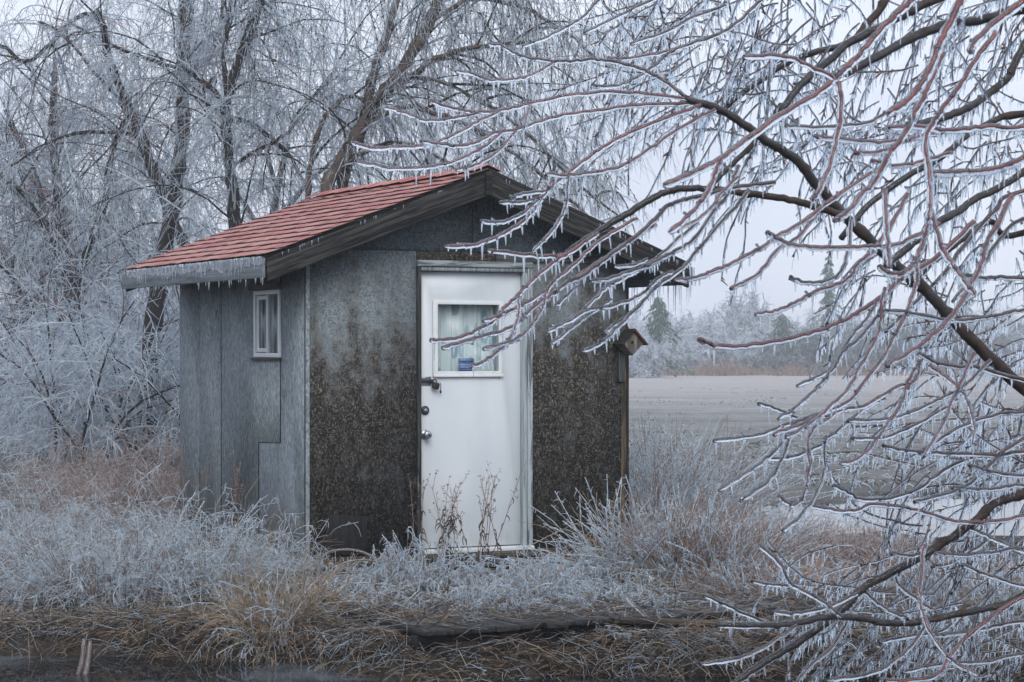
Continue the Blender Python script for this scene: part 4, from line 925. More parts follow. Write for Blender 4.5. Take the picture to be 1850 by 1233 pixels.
# ------------------------------------------------------------------ near iced tree on the right
# every branch: depth at root, depth at tip, core radius root/tip (photo px), ice thickness px, bark, polyline
TR = [
 # limbs
 (7.6, 7.0, 14, 4.8, 2.0, 'limb_brown', '2230,1010 2050,850 1850,702 1735,592 1682,535 1610,470 1530,395 1480,340 1440,290 1395,262 1360,236 1300,198 1241,180'),
 (7.1, 6.9, 7, 3.6, 3.5, 'limb_brown', '1530,392 1468,372 1405,357 1351,350 1270,341 1230,341 1200,348 1168,365 1122,392 1081,419 1040,446 1022,460'),
 (6.9, 6.8, 3.4, 2.2, 4.5, 'twig_red', '1022,460 995,463 957,461 920,457 881,452'),
 (7.0, 6.8, 3.4, 1.8, 4.2, 'twig_red', '1241,179 1135,167 1043,170 958,187 903,200 870,203 841,201 804,192 778,183'),
 (6.8, 6.7, 2.6, 1.8, 4.5, 'twig_red', '903,201 855,225 815,247 774,262 719,266 675,268 637,258'),
 (6.8, 6.9, 2.2, 1.6, 4.2, 'twig_red', '868,203 841,209 804,216 767,218 745,209 719,200 697,195'),
 (7.0, 6.7, 3.4, 1.8, 4.2, 'twig_red', '1241,187 1153,190 1080,200 1006,211 932,235 896,240 866,255 833,264 793,260 760,255'),
 (6.7, 6.6, 2.6, 1.8, 4.5, 'twig_red', '907,239 874,266 841,284 804,297 760,303 701,303 648,292'),
 (6.7, 6.6, 2.2, 1.5, 4.0, 'twig_red', '932,237 899,273 859,299 824,306'),
 (6.9, 6.7, 2.0, 1.5, 4.0, 'twig_red', '958,189 950,215 945,232'),
 (7.0, 6.6, 4.0, 2.2, 4.5, 'twig_red', '1267,190 1208,211 1153,233 1109,255 1068,281 1024,314 1000,334 984,350 971,370 952,394 920,416 888,432 850,444 805,445'),
 (6.7, 6.6, 2.4, 1.8, 4.5, 'twig_brown', '984,346 955,349 924,357'),
 (6.65, 6.6, 2.4, 1.8, 4.5, 'twig_brown', '975,357 944,365 904,365'),
 (6.65, 6.5, 2.4, 1.8, 4.5, 'twig_brown', '973,360 955,378 931,393 901,402 869,400'),
 (6.75, 6.6, 2.4, 1.8, 4.2, 'twig_brown', '1028,312 1026,335 1024,365 1011,397 992,424 963,453'),
 (7.0, 6.7, 3.2, 1.8, 4.2, 'twig_red', '1293,198 1245,222 1190,258 1153,284 1116,303 1061,314 1024,317 988,315'),
 (7.0, 7.2, 4.6, 1.8, 3.8, 'twig_brown', '1241,176 1201,148 1171,130 1124,115 1080,108 1043,110 1002,111 962,106 932,97 907,84 885,80'),
 (7.1, 7.0, 2.4, 1.6, 4.0, 'twig_red', '1000,112 962,135 929,143 885,145 855,134 824,128'),
 (7.3, 7.2, 4.2, 1.8, 3.8, 'twig_brown', '1420,-30 1376,0 1338,36 1299,62 1223,88 1193,111 1164,132 1135,148 1109,156 1072,157'),
 (7.3, 7.2, 3, 1.7, 3.8, 'twig_red', '1240,84 1180,98 1130,106 1098,105'),
 (7.4, 7.3, 3.4, 1.8, 3.8, 'twig_brown', '1130,-40 1082,0 1056,29 1020,51 983,69 945,83'),
 (7.4, 7.3, 3.2, 1.8, 3.8, 'twig_brown', '1230,-25 1169,4 1111,33 1056,60'),
 (7.4, 7.3, 3.2, 1.8, 3.8, 'twig_brown', '1310,10 1250,33 1202,58 1140,78'),
 (7.0, 6.5, 4.4, 3.4, 4.0, 'twig_brown', '1400,330 1330,338 1270,353 1235,361 1205,373 1184,395 1151,425 1122,446 1086,473 1054,498 1024,511 1003,528'),
 (6.8, 6.4, 3.6, 2.0, 4.5, 'twig_red', '1080,421 1051,442 1022,461 997,477 968,501 936,533 914,555 896,576 872,592 842,606 810,614 778,615'),
 (6.8, 6.5, 3.4, 2.0, 4.2, 'twig_red', '1150,395 1104,421 1070,445 1035,480 1005,504 987,525 957,544 930,558 900,571 872,580'),
 (6.5, 6.35, 2.4, 1.7, 4.5, 'twig_red', '986,527 981,552 968,576 955,595 936,611 909,622 874,630'),
 (6.5, 6.35, 2.4, 1.7, 4.5, 'twig_red', '937,534 937,566 931,590 920,614 904,632 882,649 850,662'),
 (6.8, 6.4, 3.4, 1.8, 4.5, 'twig_red', '1184,405 1130,440 1091,466 1059,488 1027,509 1005,528 984,541 957,562 925,592 890,603 850,614 800,628'),
 (6.6, 6.6, 1.8, 1.4, 4.0, 'twig_brown', '1047,503 1035,523 1019,539 1007,551'),
 (6.9, 6.5, 3.6, 1.9, 4.5, 'twig_brown', '1335,300 1322,330 1311,357 1284,389 1259,427 1235,446 1200,465 1170,481 1135,492 1103,503 1068,507'),
 (6.9, 6.5, 3.4, 1.9, 4.5, 'twig_brown', '1352,345 1332,370 1305,400 1273,438 1254,460 1230,487 1189,516 1162,546 1143,565 1116,592 1089,616 1054,635'),
 (6.7, 6.5, 2.6, 1.8, 4.5, 'twig_brown', '1216,490 1189,503 1162,530 1135,543 1100,554 1062,560 1027,581 989,598'),
 (6.7, 6.6, 2.8, 1.8, 4.5, 'twig_brown', '1262,400 1224,433 1184,468 1140,495 1110,512 1098,516 1076,538 1049,565 1027,581'),
 (6.6, 6.5, 2.2, 1.6, 4.5, 'twig_brown', '1105,540 1070,565 1043,584 1019,603 997,619'),
 (6.7, 6.6, 2.2, 1.7, 4.5, 'twig_brown', '1160,545 1135,570 1112,585 1093,600'),
 (6.6, 6.6, 2.2, 1.7, 4.5, 'twig_brown', '1170,468 1146,478 1112,481'),
 (6.8, 6.5, 3.8, 2.0, 5.0, 'twig_red', '1600,300 1560,322 1497,365 1454,398 1405,427 1373,449 1324,476 1286,492 1254,503 1220,506'),
 (6.8, 6.5, 3.0, 1.8, 4.6, 'twig_red', '1478,385 1440,430 1405,452 1375,490 1345,510 1320,520'),
 (6.8, 6.6, 2.6, 1.8, 4.0, 'twig_red', '1334,320 1300,352 1290,370 1255,400 1210,420'),
 # near red shoots
 (5.9, 5.6, 7.5, 3.4, 6.5, 'twig_red', '1760,-110 1700,-50 1649,0 1620,26 1587,58 1555,97 1529,123 1506,143 1477,169 1422,201 1347,253 1305,285 1256,311 1200,334'),
 (5.6, 5.5, 5, 3.2, 5.5, 'twig_red', '1301,290 1291,317 1273,357 1244,390 1211,420'),
 (5.6, 5.5, 3.6, 2.6, 6, 'twig_red', '1506,140 1457,117 1412,102 1344,103'),
 (5.7, 5.6, 5, 3, 5.5, 'twig_red', '1517,147 1519,207 1509,259 1496,308 1477,350 1469,360'),
 (5.6, 5.4, 10, 5, 8, 'twig_red', '1790,-120 1750,-40 1736,0 1717,39 1697,81 1678,126 1655,165 1633,188 1603,204'),
 (5.7, 5.5, 6, 3, 6.5, 'twig_red', '1704,97 1678,156 1659,195 1629,250 1603,285 1584,324 1561,347 1535,380 1509,399'),
 (5.6, 5.5, 8, 4, 7.5, 'twig_red', '1920,-60 1847,3 1801,39 1766,71 1753,94'),
 (5.8, 5.6, 6, 3, 6, 'twig_red', '1800,60 1759,113 1733,156 1707,191 1685,224 1672,256 1678,308 1681,350 1678,395'),
 (6.2, 6.0, 5, 2.6, 5.5, 'twig_red', '1990,190 1850,228 1785,229 1720,235 1659,229 1607,231'),
 (6.0, 5.8, 6, 3, 7, 'twig_red', '1990,220 1850,285 1801,305 1753,311 1685,313'),
 (6.4, 6.2, 3.4, 2, 5, 'twig_red', '1690,240 1617,256 1558,256 1474,245'),
 (6.4, 6.2, 3, 2, 5, 'twig_red', '1660,240 1607,269 1574,276 1545,276'),
 (6.5, 6.3, 3, 1.8, 4.5, 'twig_brown', '1640,190 1594,208 1558,224 1477,230 1419,227'),
 (6.3, 6.1, 3.2, 2, 5, 'twig_red', '1720,275 1665,292 1620,300 1575,290'),
 # dark limbs upper right
 (8.0, 7.6, 10, 4, 3.0, 'limb_brown', '2080,-100 1850,-60 1700,-5 1639,23 1590,49 1532,78 1509,100 1477,126 1445,156 1412,198'),
 (8.2, 7.7, 11, 5, 3.0, 'limb_brown', '2120,60 1950,-10 1850,15 1769,36 1720,42 1672,58 1623,81 1590,100 1529,133'),
 (8.0, 7.6, 9, 4, 3.2, 'limb_brown', '2150,-120 1920,0 1850,84 1821,139 1782,172 1756,191 1717,208 1660,225'),
 (8.1, 7.9, 8, 3, 3.0, 'limb_brown', '1620,-60 1600,0 1570,40 1532,78 1470,95 1420,115 1340,170 1300,205'),
 (7.9, 7.7, 6, 2.6, 3.5, 'limb_brown', '1412,190 1370,250 1330,290 1290,330 1262,370'),
 (7.6, 7.2, 8, 4, 3.5, 'limb_brown', '2200,60 1990,230 1850,311 1801,341 1756,363 1730,383 1701,399 1650,440 1600,480'),
 (7.9, 7.6, 7, 3, 3.5, 'limb_brown', '2150,260 1850,420 1790,400 1740,432 1690,470 1650,510'),
 (7.8, 7.4, 7, 3, 3.5, 'limb_brown', '2160,160 1850,205 1790,222 1740,250 1700,285 1640,318 1570,370 1520,430'),
 (7.8, 7.4, 6, 3, 3.5, 'twig_brown', '2150,300 1850,345 1800,378 1745,440 1700,500 1640,560 1600,600'),
 (7.9, 7.5, 5, 2.4, 3.5, 'twig_brown', '2150,420 1900,395 1840,400 1800,440 1770,490 1720,545'),
 # mid right
 (7.0, 6.3, 5.2, 3, 5, 'twig_red', '1760,400 1695,462 1660,485 1626,505 1595,534 1546,568 1509,587 1461,604 1400,617 1340,626 1290,624 1264,613'),
 (6.6, 6.3, 5.2, 3, 5.2, 'twig_red', '1830,350 1801,407 1782,441 1775,473 1760,505 1736,548 1707,585 1672,617 1643,638 1602,660'),
 (6.8, 6.5, 3.8, 2.2, 4.6, 'twig_red', '1660,490 1653,519 1638,565 1614,612 1595,646 1556,699 1530,728 1480,750 1440,770 1398,785'),
 (6.7, 6.5, 3.4, 2, 4.6, 'twig_red', '1600,520 1593,544 1590,587 1580,619 1556,658 1536,697 1505,730 1460,768 1420,790'),
 (6.7, 6.5, 3.2, 1.9, 4.4, 'twig_brown', '1600,545 1587,570 1553,612 1524,634 1507,665 1478,699 1440,735 1405,757'),
 (6.7, 6.6, 2.8, 1.8, 4.4, 'twig_brown', '1585,545 1568,573 1543,604 1524,631 1510,660 1480,680 1440,698'),
 (6.5, 6.2, 4, 2, 4.8, 'twig_red', '1640,350 1612,402 1592,434 1575,456 1551,475 1536,500 1507,517 1473,527 1436,548 1400,563 1365,568'),
 (6.3, 6.2, 4.2, 2.4, 5.4, 'twig_red', '1700,405 1663,422 1614,444 1575,445 1534,447 1473,447 1424,441 1400,429 1385,420'),
 (6.0, 5.9, 4.8, 3, 6, 'twig_red', '1681,360 1675,400 1670,432 1658,463 1648,480 1629,495 1607,494 1587,480'),
 (6.0, 5.9, 4.6, 3, 6, 'twig_red', '1680,370 1687,400 1702,449 1721,478 1741,507 1760,530'),
 (6.0, 5.9, 4, 2.6, 6, 'twig_red', '1598,340 1600,400 1604,444 1607,482'),
 (6.8, 6.6, 3, 1.8, 4.5, 'twig_brown', '1536,395 1534,440 1520,490 1490,510 1450,510 1428,500'),
 (7.2, 7.0, 5, 2.5, 4.2, 'twig_brown', '2000,520 1850,503 1780,503 1741,497'),
 (6.9, 6.7, 3.6, 2, 4.5, 'twig_brown', '1850,560 1800,570 1770,575 1730,580 1690,575 1640,565 1590,560'),
 (7.2, 7.0, 4.8, 2.4, 4.2, 'twig_brown', '1860,690 1770,665 1730,662 1690,655 1660,640 1640,660'),
 (6.8, 6.6, 3.6, 2, 4.6, 'twig_red', '1661,655 1640,690 1639,700 1626,735 1604,765 1587,791 1566,817 1540,834 1518,836'),
 (6.8, 6.6, 3.2, 2, 4.6, 'twig_red', '1664,650 1652,690 1620,700 1560,735 1520,742 1464,784 1462,843 1453,890 1440,910 1423,910 1406,895'),
 (6.8, 6.6, 2.8, 1.8, 4.4, 'twig_brown', '1500,750 1462,758 1436,765 1410,804 1367,843 1298,886'),
 (6.8, 6.7, 2.6, 1.8, 4.4, 'twig_brown', '1440,763 1436,769 1414,825 1388,869 1336,905'),
 (6.8, 6.7, 2.6, 1.8, 4.4, 'twig_brown', '1480,748 1427,765 1371,786 1289,797'),
 (6.8, 6.7, 2.4, 1.7, 4.4, 'twig_brown', '1440,755 1410,742 1370,728'),
 (6.9, 6.7, 2.8, 1.8, 4.4, 'twig_brown', '1600,720 1561,739 1509,782 1490,799 1490,843 1475,890 1449,929 1414,959'),
 (6.9, 6.8, 2.6, 1.8, 4.4, 'twig_brown', '1520,775 1488,802 1432,825 1380,830'),
 (6.9, 6.7, 3, 1.8, 4.4, 'twig_red', '1760,640 1730,704 1704,765 1669,825'),
 (6.9, 6.7, 3, 1.8, 4.4, 'twig_brown', '1790,650 1740,700 1700,720 1650,745 1600,758 1532,760'),
 (7.0, 6.8, 2.8, 1.8, 4.4, 'twig_brown', '1730,720 1690,748 1640,775 1590,792 1540,792'),
 (6.9, 6.8, 3, 1.8, 4.6, 'twig_red', '1680,660 1720,690 1745,720 1760,770 1757,800'),
 # lower right
 (7.4, 7.0, 5, 2.2, 4.2, 'twig_brown', '2080,800 1850,817 1790,821 1704,819 1639,815 1596,806'),
 (7.4, 7.0, 5, 2.2, 4.2, 'twig_brown', '2060,680 1850,793 1803,825 1760,869 1717,890 1652,907'),
 (7.3, 7.0, 4, 2, 4.2, 'twig_brown', '1800,824 1747,830 1704,851 1661,882 1617,899 1561,903 1531,890 1505,877'),
 (7.3, 6.9, 9, 4, 3.6, 'limb_brown', '2160,700 1980,815 1850,890 1803,907 1760,942 1704,981 1639,1020 1579,1050 1548,1072 1527,1098 1483,1132 1432,1167 1380,1197 1328,1234 1290,1260'),
 (7.2, 6.8, 8, 3, 3.8, 'limb_brown', '2120,950 1950,1030 1850,1076 1812,1093 1747,1106 1682,1119 1617,1126 1553,1117 1492,1115 1440,1126 1393,1130 1295,1130'),
 (6.9, 6.7, 3, 2, 4.4, 'twig_brown', '1393,1128 1349,1111 1310,1093 1272,1076'),
 (6.9, 6.9, 3.2, 2, 4.4, 'twig_brown', '1520,1113 1475,1080 1427,1054 1410,1020 1371,985'),
 (6.9, 6.8, 2.6, 1.8, 4.4, 'twig_brown', '1423,1058 1393,1057 1358,1050'),
 (7.0, 6.8, 3, 1.8, 4.4, 'twig_brown', '1548,1072 1492,1098 1440,1108 1395,1106'),
 (6.8, 6.7, 3, 1.8, 4.4, 'twig_brown', '1440,1128 1393,1162 1336,1188 1267,1199'),
 (7.0, 6.8, 3, 1.8, 4.4, 'twig_brown', '1535,1111 1505,1167 1457,1210 1436,1240'),
 (7.0, 6.8, 3.4, 1.8, 4.4, 'twig_brown', '1678,1122 1639,1175 1579,1214 1492,1230'),
 (6.9, 6.7, 3.4, 2, 4.6, 'twig_red', '1672,985 1667,1003 1663,1067 1669,1115 1691,1158 1725,1197 1769,1219'),
 (7.1, 6.8, 5.4, 2.4, 4.2, 'twig_red', '2050,960 1850,1076 1769,1132 1717,1184 1695,1219 1639,1230 1600,1228'),
 (7.2, 7.0, 3.6, 2, 4.2, 'twig_red', '1960,920 1850,933 1790,942 1725,942 1682,929 1626,916 1574,912 1548,923 1509,923 1453,912'),
 (7.2, 7.1, 3, 1.8, 4.2, 'twig_brown', '1738,947 1790,972 1850,998 1920,1020'),
 (7.2, 7.0, 2.8, 1.8, 4.2, 'twig_brown', '1790,972 1725,1015 1682,1024'), (7.2, 7.0, 3, 1.8, 4.2, 'twig_brown', '1950,1080 1850,1059 1790,1041 1738,1020'),
 (7.2, 7.0, 3, 1.8, 4.2, 'twig_brown', '2000,1000 1850,990 1800,998 1740,1003 1690,1000'), (7.1, 6.9, 3, 1.8, 4.2, 'twig_brown', '1850,1180 1780,1195 1700,1200 1630,1215'),
 (7.3, 7.1, 3.4, 1.8, 4.2, 'twig_brown', '2000,860 1850,860 1790,852 1750,840'), (7.3, 7.1, 3.4, 1.8, 4.2, 'twig_brown', '2000,890 1850,878 1790,885 1720,880'),
 (7.2, 7.0, 3, 1.8, 4.2, 'twig_brown', '1740,1108 1700,1140 1640,1150 1590,1160'), (7.2, 7.0, 3, 1.8, 4.2, 'twig_brown', '1640,1020 1620,1050 1660,1085 1690,1105'),
 (7.1, 6.9, 2.8, 1.8, 4.2, 'twig_brown', '1560,1068 1600,1100 1640,1118'), (7.2, 7.0, 3, 1.8, 4.2, 'twig_brown', '1700,985 1650,1003 1610,1000'),
 (7.2, 7.0, 3, 1.8, 4.4, 'twig_brown', '1900,1120 1830,1125 1760,1140 1680,1150'), (7.4, 7.1, 3.6, 2, 4.2, 'twig_brown', '2000,740 1850,745 1800,750 1740,770 1690,800 1640,830'),
]
near_base = np.array([2.42, 7.6, 0.0]); near_base[2] = -.45
nt_ = thing('iced_tree', 'near iced tree with red and brown shoots reaching in from the right', 'tree', tuple(near_base))
rng = np.random.default_rng(44)
tk = smooth_line([near_base + np.array([0, 0, -.1]), near_base + np.array([-.03, 0, .6]), near_base + np.array([-.02, .05, 1.4]), near_base + np.array([.05, .1, 2.3]), near_base + np.array([.0, .15, 3.4])], 5)
MB().tubes(tk - near_base, np.linspace(.15, .07, len(tk)), 14).obj('trunk', M['limb_brown'], nt_, True)
def icicle_row(mb, q, r_i, d, spacing, l0, l1, rng, curl=.5):
    """small curved icicles under a branch; spacing and lengths in photo px"""
    seg = np.linalg.norm(np.diff(q, axis=0), axis=1); Lq = seg.sum(); n = int(Lq / (spacing * d / FPX))
    if n < 1: return
    k = (np.arange(n) + rng.uniform(.1, .9, n)) / n * (len(q) - 1); keep = rng.random(n) < .72 + .28 * np.sin(np.arange(n) * .7 + rng.uniform(0, 6)); k = k[keep]; n = len(k)
    if n < 1: return
    i = np.minimum(k.astype(int), len(q) - 2); f = (k - i)[:, None]; S = q[i] * (1 - f) + q[i + 1] * f; T = nrm(q[i + 1] - q[i])
    rr_ = (r_i[i] * (1 - f[:, 0]) + r_i[i + 1] * f[:, 0])
    S = S.copy(); S[:, 2] -= rr_ * .75
    steep = np.abs(T[:, 2:3]); side = -np.sign(T[:, 2:3] + 1e-6) * T * np.array([1, 1, 0]) * -1
    di = np.array([0, 0, -1.0]) + steep * nrm(np.cross(T, np.cross(T, np.array([0, 0, 1.0])))) * .9 + rng.normal(0, .08, (n, 3))
    P = grow(S, di, rng.uniform(l0, l1, n) * d / FPX * rng.choice([.35, .6, 1, 1, 1.7], n), 3, .9, .06, rng)
    w0 = rng.uniform(1.5, 2.4, n) * d / FPX
    R = taper(n, 4, w0, w0 * .35); R[:, 0] *= 1.25; R[:, -1] *= .6
    mb.tubes(P, R, 4)
for (d0, d1, c0, c1, it, bark, s) in TR:
    pts = np.array([[float(v) for v in p.split(',')] for p in s.split()])
    dd = np.linspace(d0, d1, len(pts)); q3 = np.stack([at(x, y, d_) for (x, y), d_ in zip(pts, dd)])
    if pts[0][0] > 1985:                                    # carried by the trunk
        tz = np.clip(q3[0][2] - .25, .2, 2.8); q3 = np.vstack([near_base + np.array([0, .06, tz + .45]), q3])
    q = smooth_line(q3, 6); q = q + rng.normal(0, .0012, q.shape)
    m_ = d0 / FPX; th_ = c0 > 4.9 and bark == 'limb_brown'; cs = 1.0 if th_ else .47; c0 *= cs; c1 *= cs; it *= .84; rc = np.linspace(c0, c1, len(q)) * m_
    knot = 1 + .28 * (rng.random(len(q)) < .12); rc = rc * knot
    b = MB().tubes(q - near_base, rc, 8 if c0 > 4 else 6, cap=True)
    # buds and short stubs
    ns = max(2, int(len(q) * .13)); kk = rng.integers(1, len(q) - 1, ns); T = nrm(q[np.minimum(kk + 1, len(q) - 1)] - q[kk])
    St = grow(q[kk], nrm(T * .9 + rdirs(ns, rng) * .7 + np.array([0, 0, .25])), rng.uniform(5, 13, ns) * m_, 3, 0, .1, rng)
    b.tubes(St - near_base, taper(ns, 4, c1 * .62 * m_, c1 * .42 * m_), 5)
    br = b.obj('branch', M[bark], nt_, True)
    w_ = 1 + .10 * np.sin(np.arange(len(q)) * 1.1 + rng.uniform(0, 6)) + .06 * rng.normal(0, 1, len(q)).clip(-1.5, 1.5)
    ri = rc / knot + it * m_ * w_ * np.linspace(.72, 1.0, len(q)); ri[-1] *= .75
    if th_: ri = rc / knot + it * m_ * w_ * np.linspace(-.5, 1, len(q))
    T = nrm(q[-1] - q[-2]); qi = np.vstack([q, q[-1] + T * ri[-1] * .55]); qi[:, 2] -= (ri[len(ri) // 2] - rc[len(rc) // 2]) * .22; rii = np.append(ri, ri[-1] * .45)
    qi[-2] += T * ri[-1] * .2
    ic = MB().tubes(qi - near_base, rii, 8, cap=True)
    ic.tubes(St - near_base, taper(ns, 4, (c1 * .6 + it * .6) * m_, (c1 * .42 + it * .5) * m_), 7, cap=True)
    near_red = d0 < 6.1
    icicle_row(ic, q - near_base, ri, d0, 13 if not near_red else 19, 9, 20 if not near_red else 34, rng)
    ic.obj('ice_coating', M['ice'], br, True)
# dense finer twigs in the upper right and lower right of the crown: dark twigs carrying drooping iced spurs
def filler(n, boxes, seed, lmin, lmax, r_c, r_i, dirx, name):
    rng = np.random.default_rng(seed); S = []; 
    for (x0, x1, y0, y1, wt) in boxes:
        k = int(n * wt); d = rng.uniform(7.6, 9.6, k); xs = rng.uniform(x0, x1, k); ys = rng.uniform(y0, y1, k)
        S.append(np.stack([(xs - 925) / FPX * d, d, CAMH - (ys - HOR) / FPX * d], 1))
    S = np.concatenate(S); k = len(S); di = np.stack([rng.normal(dirx, .4, k), rng.normal(0, .35, k), rng.normal(-.35, .4, k)], 1)
    Q = grow(S, di, rng.uniform(lmin, lmax, k), 9, rng.uniform(-.5, 1.3, k), .34, rng)
    core = MB().tubes(Q - near_base, taper(k, 10, r_c, r_c * .5), 4)
    icm = MB().tubes(Q - near_base, taper(k, 10, r_i, r_i * .75), 6)
    ns = k * 26; P, T, _, _ = sample_on(Q, ns, .05, 1, rng)
    sp = grow(P, nrm(T * .4 + rdirs(ns, rng) * .5 + np.array([0, 0, -.9])), rng.uniform(.012, .06, ns), 2, 1.0, .15, rng)
    icm.tubes(sp - near_base, taper(ns, 3, .0036, .0014), 3)
    nb = k * 6; P, T, _, _ = sample_on(Q, nb, .05, 1, rng); bd = grow(P, nrm(T + rdirs(nb, rng) * .8), rng.uniform(.01, .04, nb), 2, 0, .1, rng); core.tubes(bd - near_base, taper(nb, 3, .0032, .002), 3)
    o = core.obj(name, M['twig_brown'], nt_, True); o['kind'] = 'stuff'; o2 = icm.obj('ice_coating', M['ice'], o, True); o2['kind'] = 'stuff'
filler(330, [(1150, 1500, -60, 180, .36), (1500, 1900, -40, 260, .26), (1550, 1950, 240, 560, .16), (1330, 1600, 180, 330, .10), (1650, 1950, 560, 800, .12)], 71, .22, .62, .0017, .0044, -.4, 'fine_twigs')
filler(120, [(1650, 1950, 700, 1000, .4), (1500, 1950, 980, 1230, .6)], 72, .25, .6, .0020, .0050, -.7, 'fine_twigs')

# ------------------------------------------------------------------ grass, shrubs and weeds round the shed
def gpos(px, py):
    """where the ground is seen at that pixel"""
    d = 14.0
    for _ in range(30):
        x = (px - 925) / FPX * d; d = (CAMH - float(ground_z(x, d))) * FPX / (py - HOR)
    return np.array([(px - 925) / FPX * d, d, float(ground_z((px - 925) / FPX * d, d))])
CLUMPS = {}
def clump(name, cat, label, px, py, h, w_, n_core, n_ice, core='straw', icem='rime', lean=(0, 0), curl=.7, seed=0, r=.0024, beads=0, group=None, stiff=.45, spur=5, depth=None, raise_=0.0, spl=(.02, .07), dark=0):
    """iced tussock or shrub: dry stems inside, ice-sheathed blades, hanging ice"""
    rng = np.random.default_rng(1000 + seed); g0 = gpos(px, py) if depth is None else np.append(at(px, py, depth)[:2], raise_)
    if depth is not None: g0[2] = raise_
    if cat == 'shrub': r *= .85; spur = int(spur * 1.8); spl = (.03, .14); n_core = int(n_core * 2.0)
    if cat == 'grass' and core in ('straw_pink', 'straw'): n_core = int(n_core * 1.7)
    t = thing(name, label, cat, tuple(g0), 0, group)
    key = (name, core, icem, dark > 90, h > .7); CLUMPS.setdefault(key, [])
    if len(CLUMPS[key]) >= 1:                           # turned and stretched copy of an alike clump
        src, w0, h0 = CLUMPS[key][0]
        t.rotation_euler = (0, 0, rng.uniform(.6, 5.6)); t.scale = (w_ / w0, w_ / w0, h / h0)
        for ch in [o for o in bpy.data.objects if o.parent == src]:
            c_ = ch.copy(); C.objects.link(c_); c_.parent = t
        return t
    CLUMPS[key].append((t, w_, h))
    def batch(n, hl, hh, w0, drp):
        a = rng.uniform(0, 6.283, n); rr_ = np.sqrt(rng.random(n)) * w0
        S = np.stack([np.cos(a) * rr_, np.sin(a) * rr_ * .8, np.full(n, -.03)], 1)
        S[:, 2] += (ground_z(S[:, 0] + g0[0], S[:, 1] + g0[1]) - g0[2]) if depth is None else 0
        di = np.stack([np.cos(a) * rr_ / max(w0, .01) * stiff + rng.normal(lean[0], .33, n), np.sin(a) * rr_ / max(w0, .01) * stiff + rng.normal(lean[1], .33, n), np.ones(n)], 1)
        return grow(S, di, (hl + (hh - hl) * rng.random(n) ** 1.4) * h, 4, rng.uniform(0, drp, n), .3, rng)
    Bc = batch(n_core, .45, 1.12, w_ * .9, curl); mb = MB().tubes(Bc, taper(n_core, 5, r * 1.25, r * .5), 3)
    mb.obj('stems', M[core], t, True)['kind'] = 'stuff'
    if dark:
        Bd = batch(dark, .3, .8, w_ * .7, curl); MB().tubes(Bd, taper(dark, 5, r * .9, r * .4), 3).obj('dead_stems', M['weed_dark'], t, True)['kind'] = 'stuff'
    if cat == 'shrub' or name == 'iced_clump':
        n_ice *= 2; P, T, _, _ = sample_on(Bc, n_ice, .25, 1, rng); Bi = grow(P, nrm(T * .8 + rdirs(n_ice, rng) * .8), rng.uniform(.08, .34, n_ice) * min(1, h + .3), 4, rng.uniform(-.1, .7, n_ice), .35, rng); ri = rng.uniform(r * .8, r * 1.5, n_ice); spur = max(3, int(spur / 2.2))
        kb = int(n_ice * (.3 if cat == 'shrub' else .15)); MB().tubes(Bi[:kb], taper(kb, 5, r * .8, r * .4), 3).obj('bare_twigs', M[core], t, True)['kind'] = 'stuff'; Bi = Bi[kb:]; ri = ri[kb:]; n_ice -= kb
    else:
        Bi = batch(n_ice, .25, 1.12, w_, curl * 1.25); ri = rng.uniform(r * .6, r * 1.7, n_ice)
    ic = MB().tubes(Bi, taper(n_ice, 5, ri * .55, ri), 3)
    ns = n_ice * spur; P, T, _, tt = sample_on(Bi, ns, .35, 1, rng)
    sp = grow(P, nrm(T * .5 + rdirs(ns, rng) + np.array([0, 0, .1])), rng.uniform(*spl, ns), 2, .5, .4, rng); ic.tubes(sp, taper(ns, 3, r * .95, r * .5), 3)
    if beads:
        P, T, _, _ = sample_on(Bi, beads, .3, 1, rng); dn = P[:, None, :] + np.linspace(0, 1, 3)[None, :, None] * np.stack([np.zeros(beads), np.zeros(beads), -rng.uniform(.02, .075, beads)], 1)[:, None, :]
        MB().tubes(dn, taper(beads, 3, .0046, .0014), 4).obj('icicles', M['icicle'], t, True)['kind'] = 'stuff'
    ic.obj('ice_coating', M[icem], t, True)['kind'] = 'stuff'
    return t
k = 0
def C_(*a, **kw):
    global k; k += 1; kw.setdefault('seed', k); return clump(*a, **kw)
# left of the shed
C_('iced_shrub', 'shrub', 'pinkish iced shrub against the rear of the side wall', 325, 985, 1.0, .55, 300, 420, 'straw_pink', 'rime_pink', (-.1, 0), .5, stiff=.8)
C_('iced_shrub', 'shrub', 'tall tawny iced shrub touching the middle of the side wall', 395, 1000, .74, .30, 320, 130, 'straw_pink', 'rime_pink', (0, 0), .4, stiff=.6)
C_('iced_shrub', 'shrub', 'pale pink iced shrub below the second tree trunk', 225, 960, .95, .55, 240, 440, 'straw_pink', 'rime_pink', (-.05, 0), .5, stiff=.8)
C_('iced_shrub', 'shrub', 'white iced shrub with dark stems at the far left, upper of two', 95, 965, .62, .60, 130, 520, 'weed_stem', 'rime', (0, 0), .6, stiff=.8, dark=60)
C_('iced_shrub', 'shrub', 'white iced shrub between the pink shrub and the left edge', 160, 1010, .55, .55, 100, 520, 'weed_stem', 'rime', (0, 0), .6, stiff=.8, dark=90)
C_('iced_shrub', 'shrub', 'broad low white iced shrub at the left edge', 25, 1045, .6, .55, 90, 560, 'weed_stem', 'rime', (0, 0), .7, stiff=.9, dark=40)
C_('iced_shrub', 'shrub', 'iced shrub with a dark tangled base left of the tussock', 200, 1090, .68, .50, 120, 520, 'weed_stem', 'rime', (0, 0), .6, stiff=.8, dark=260)
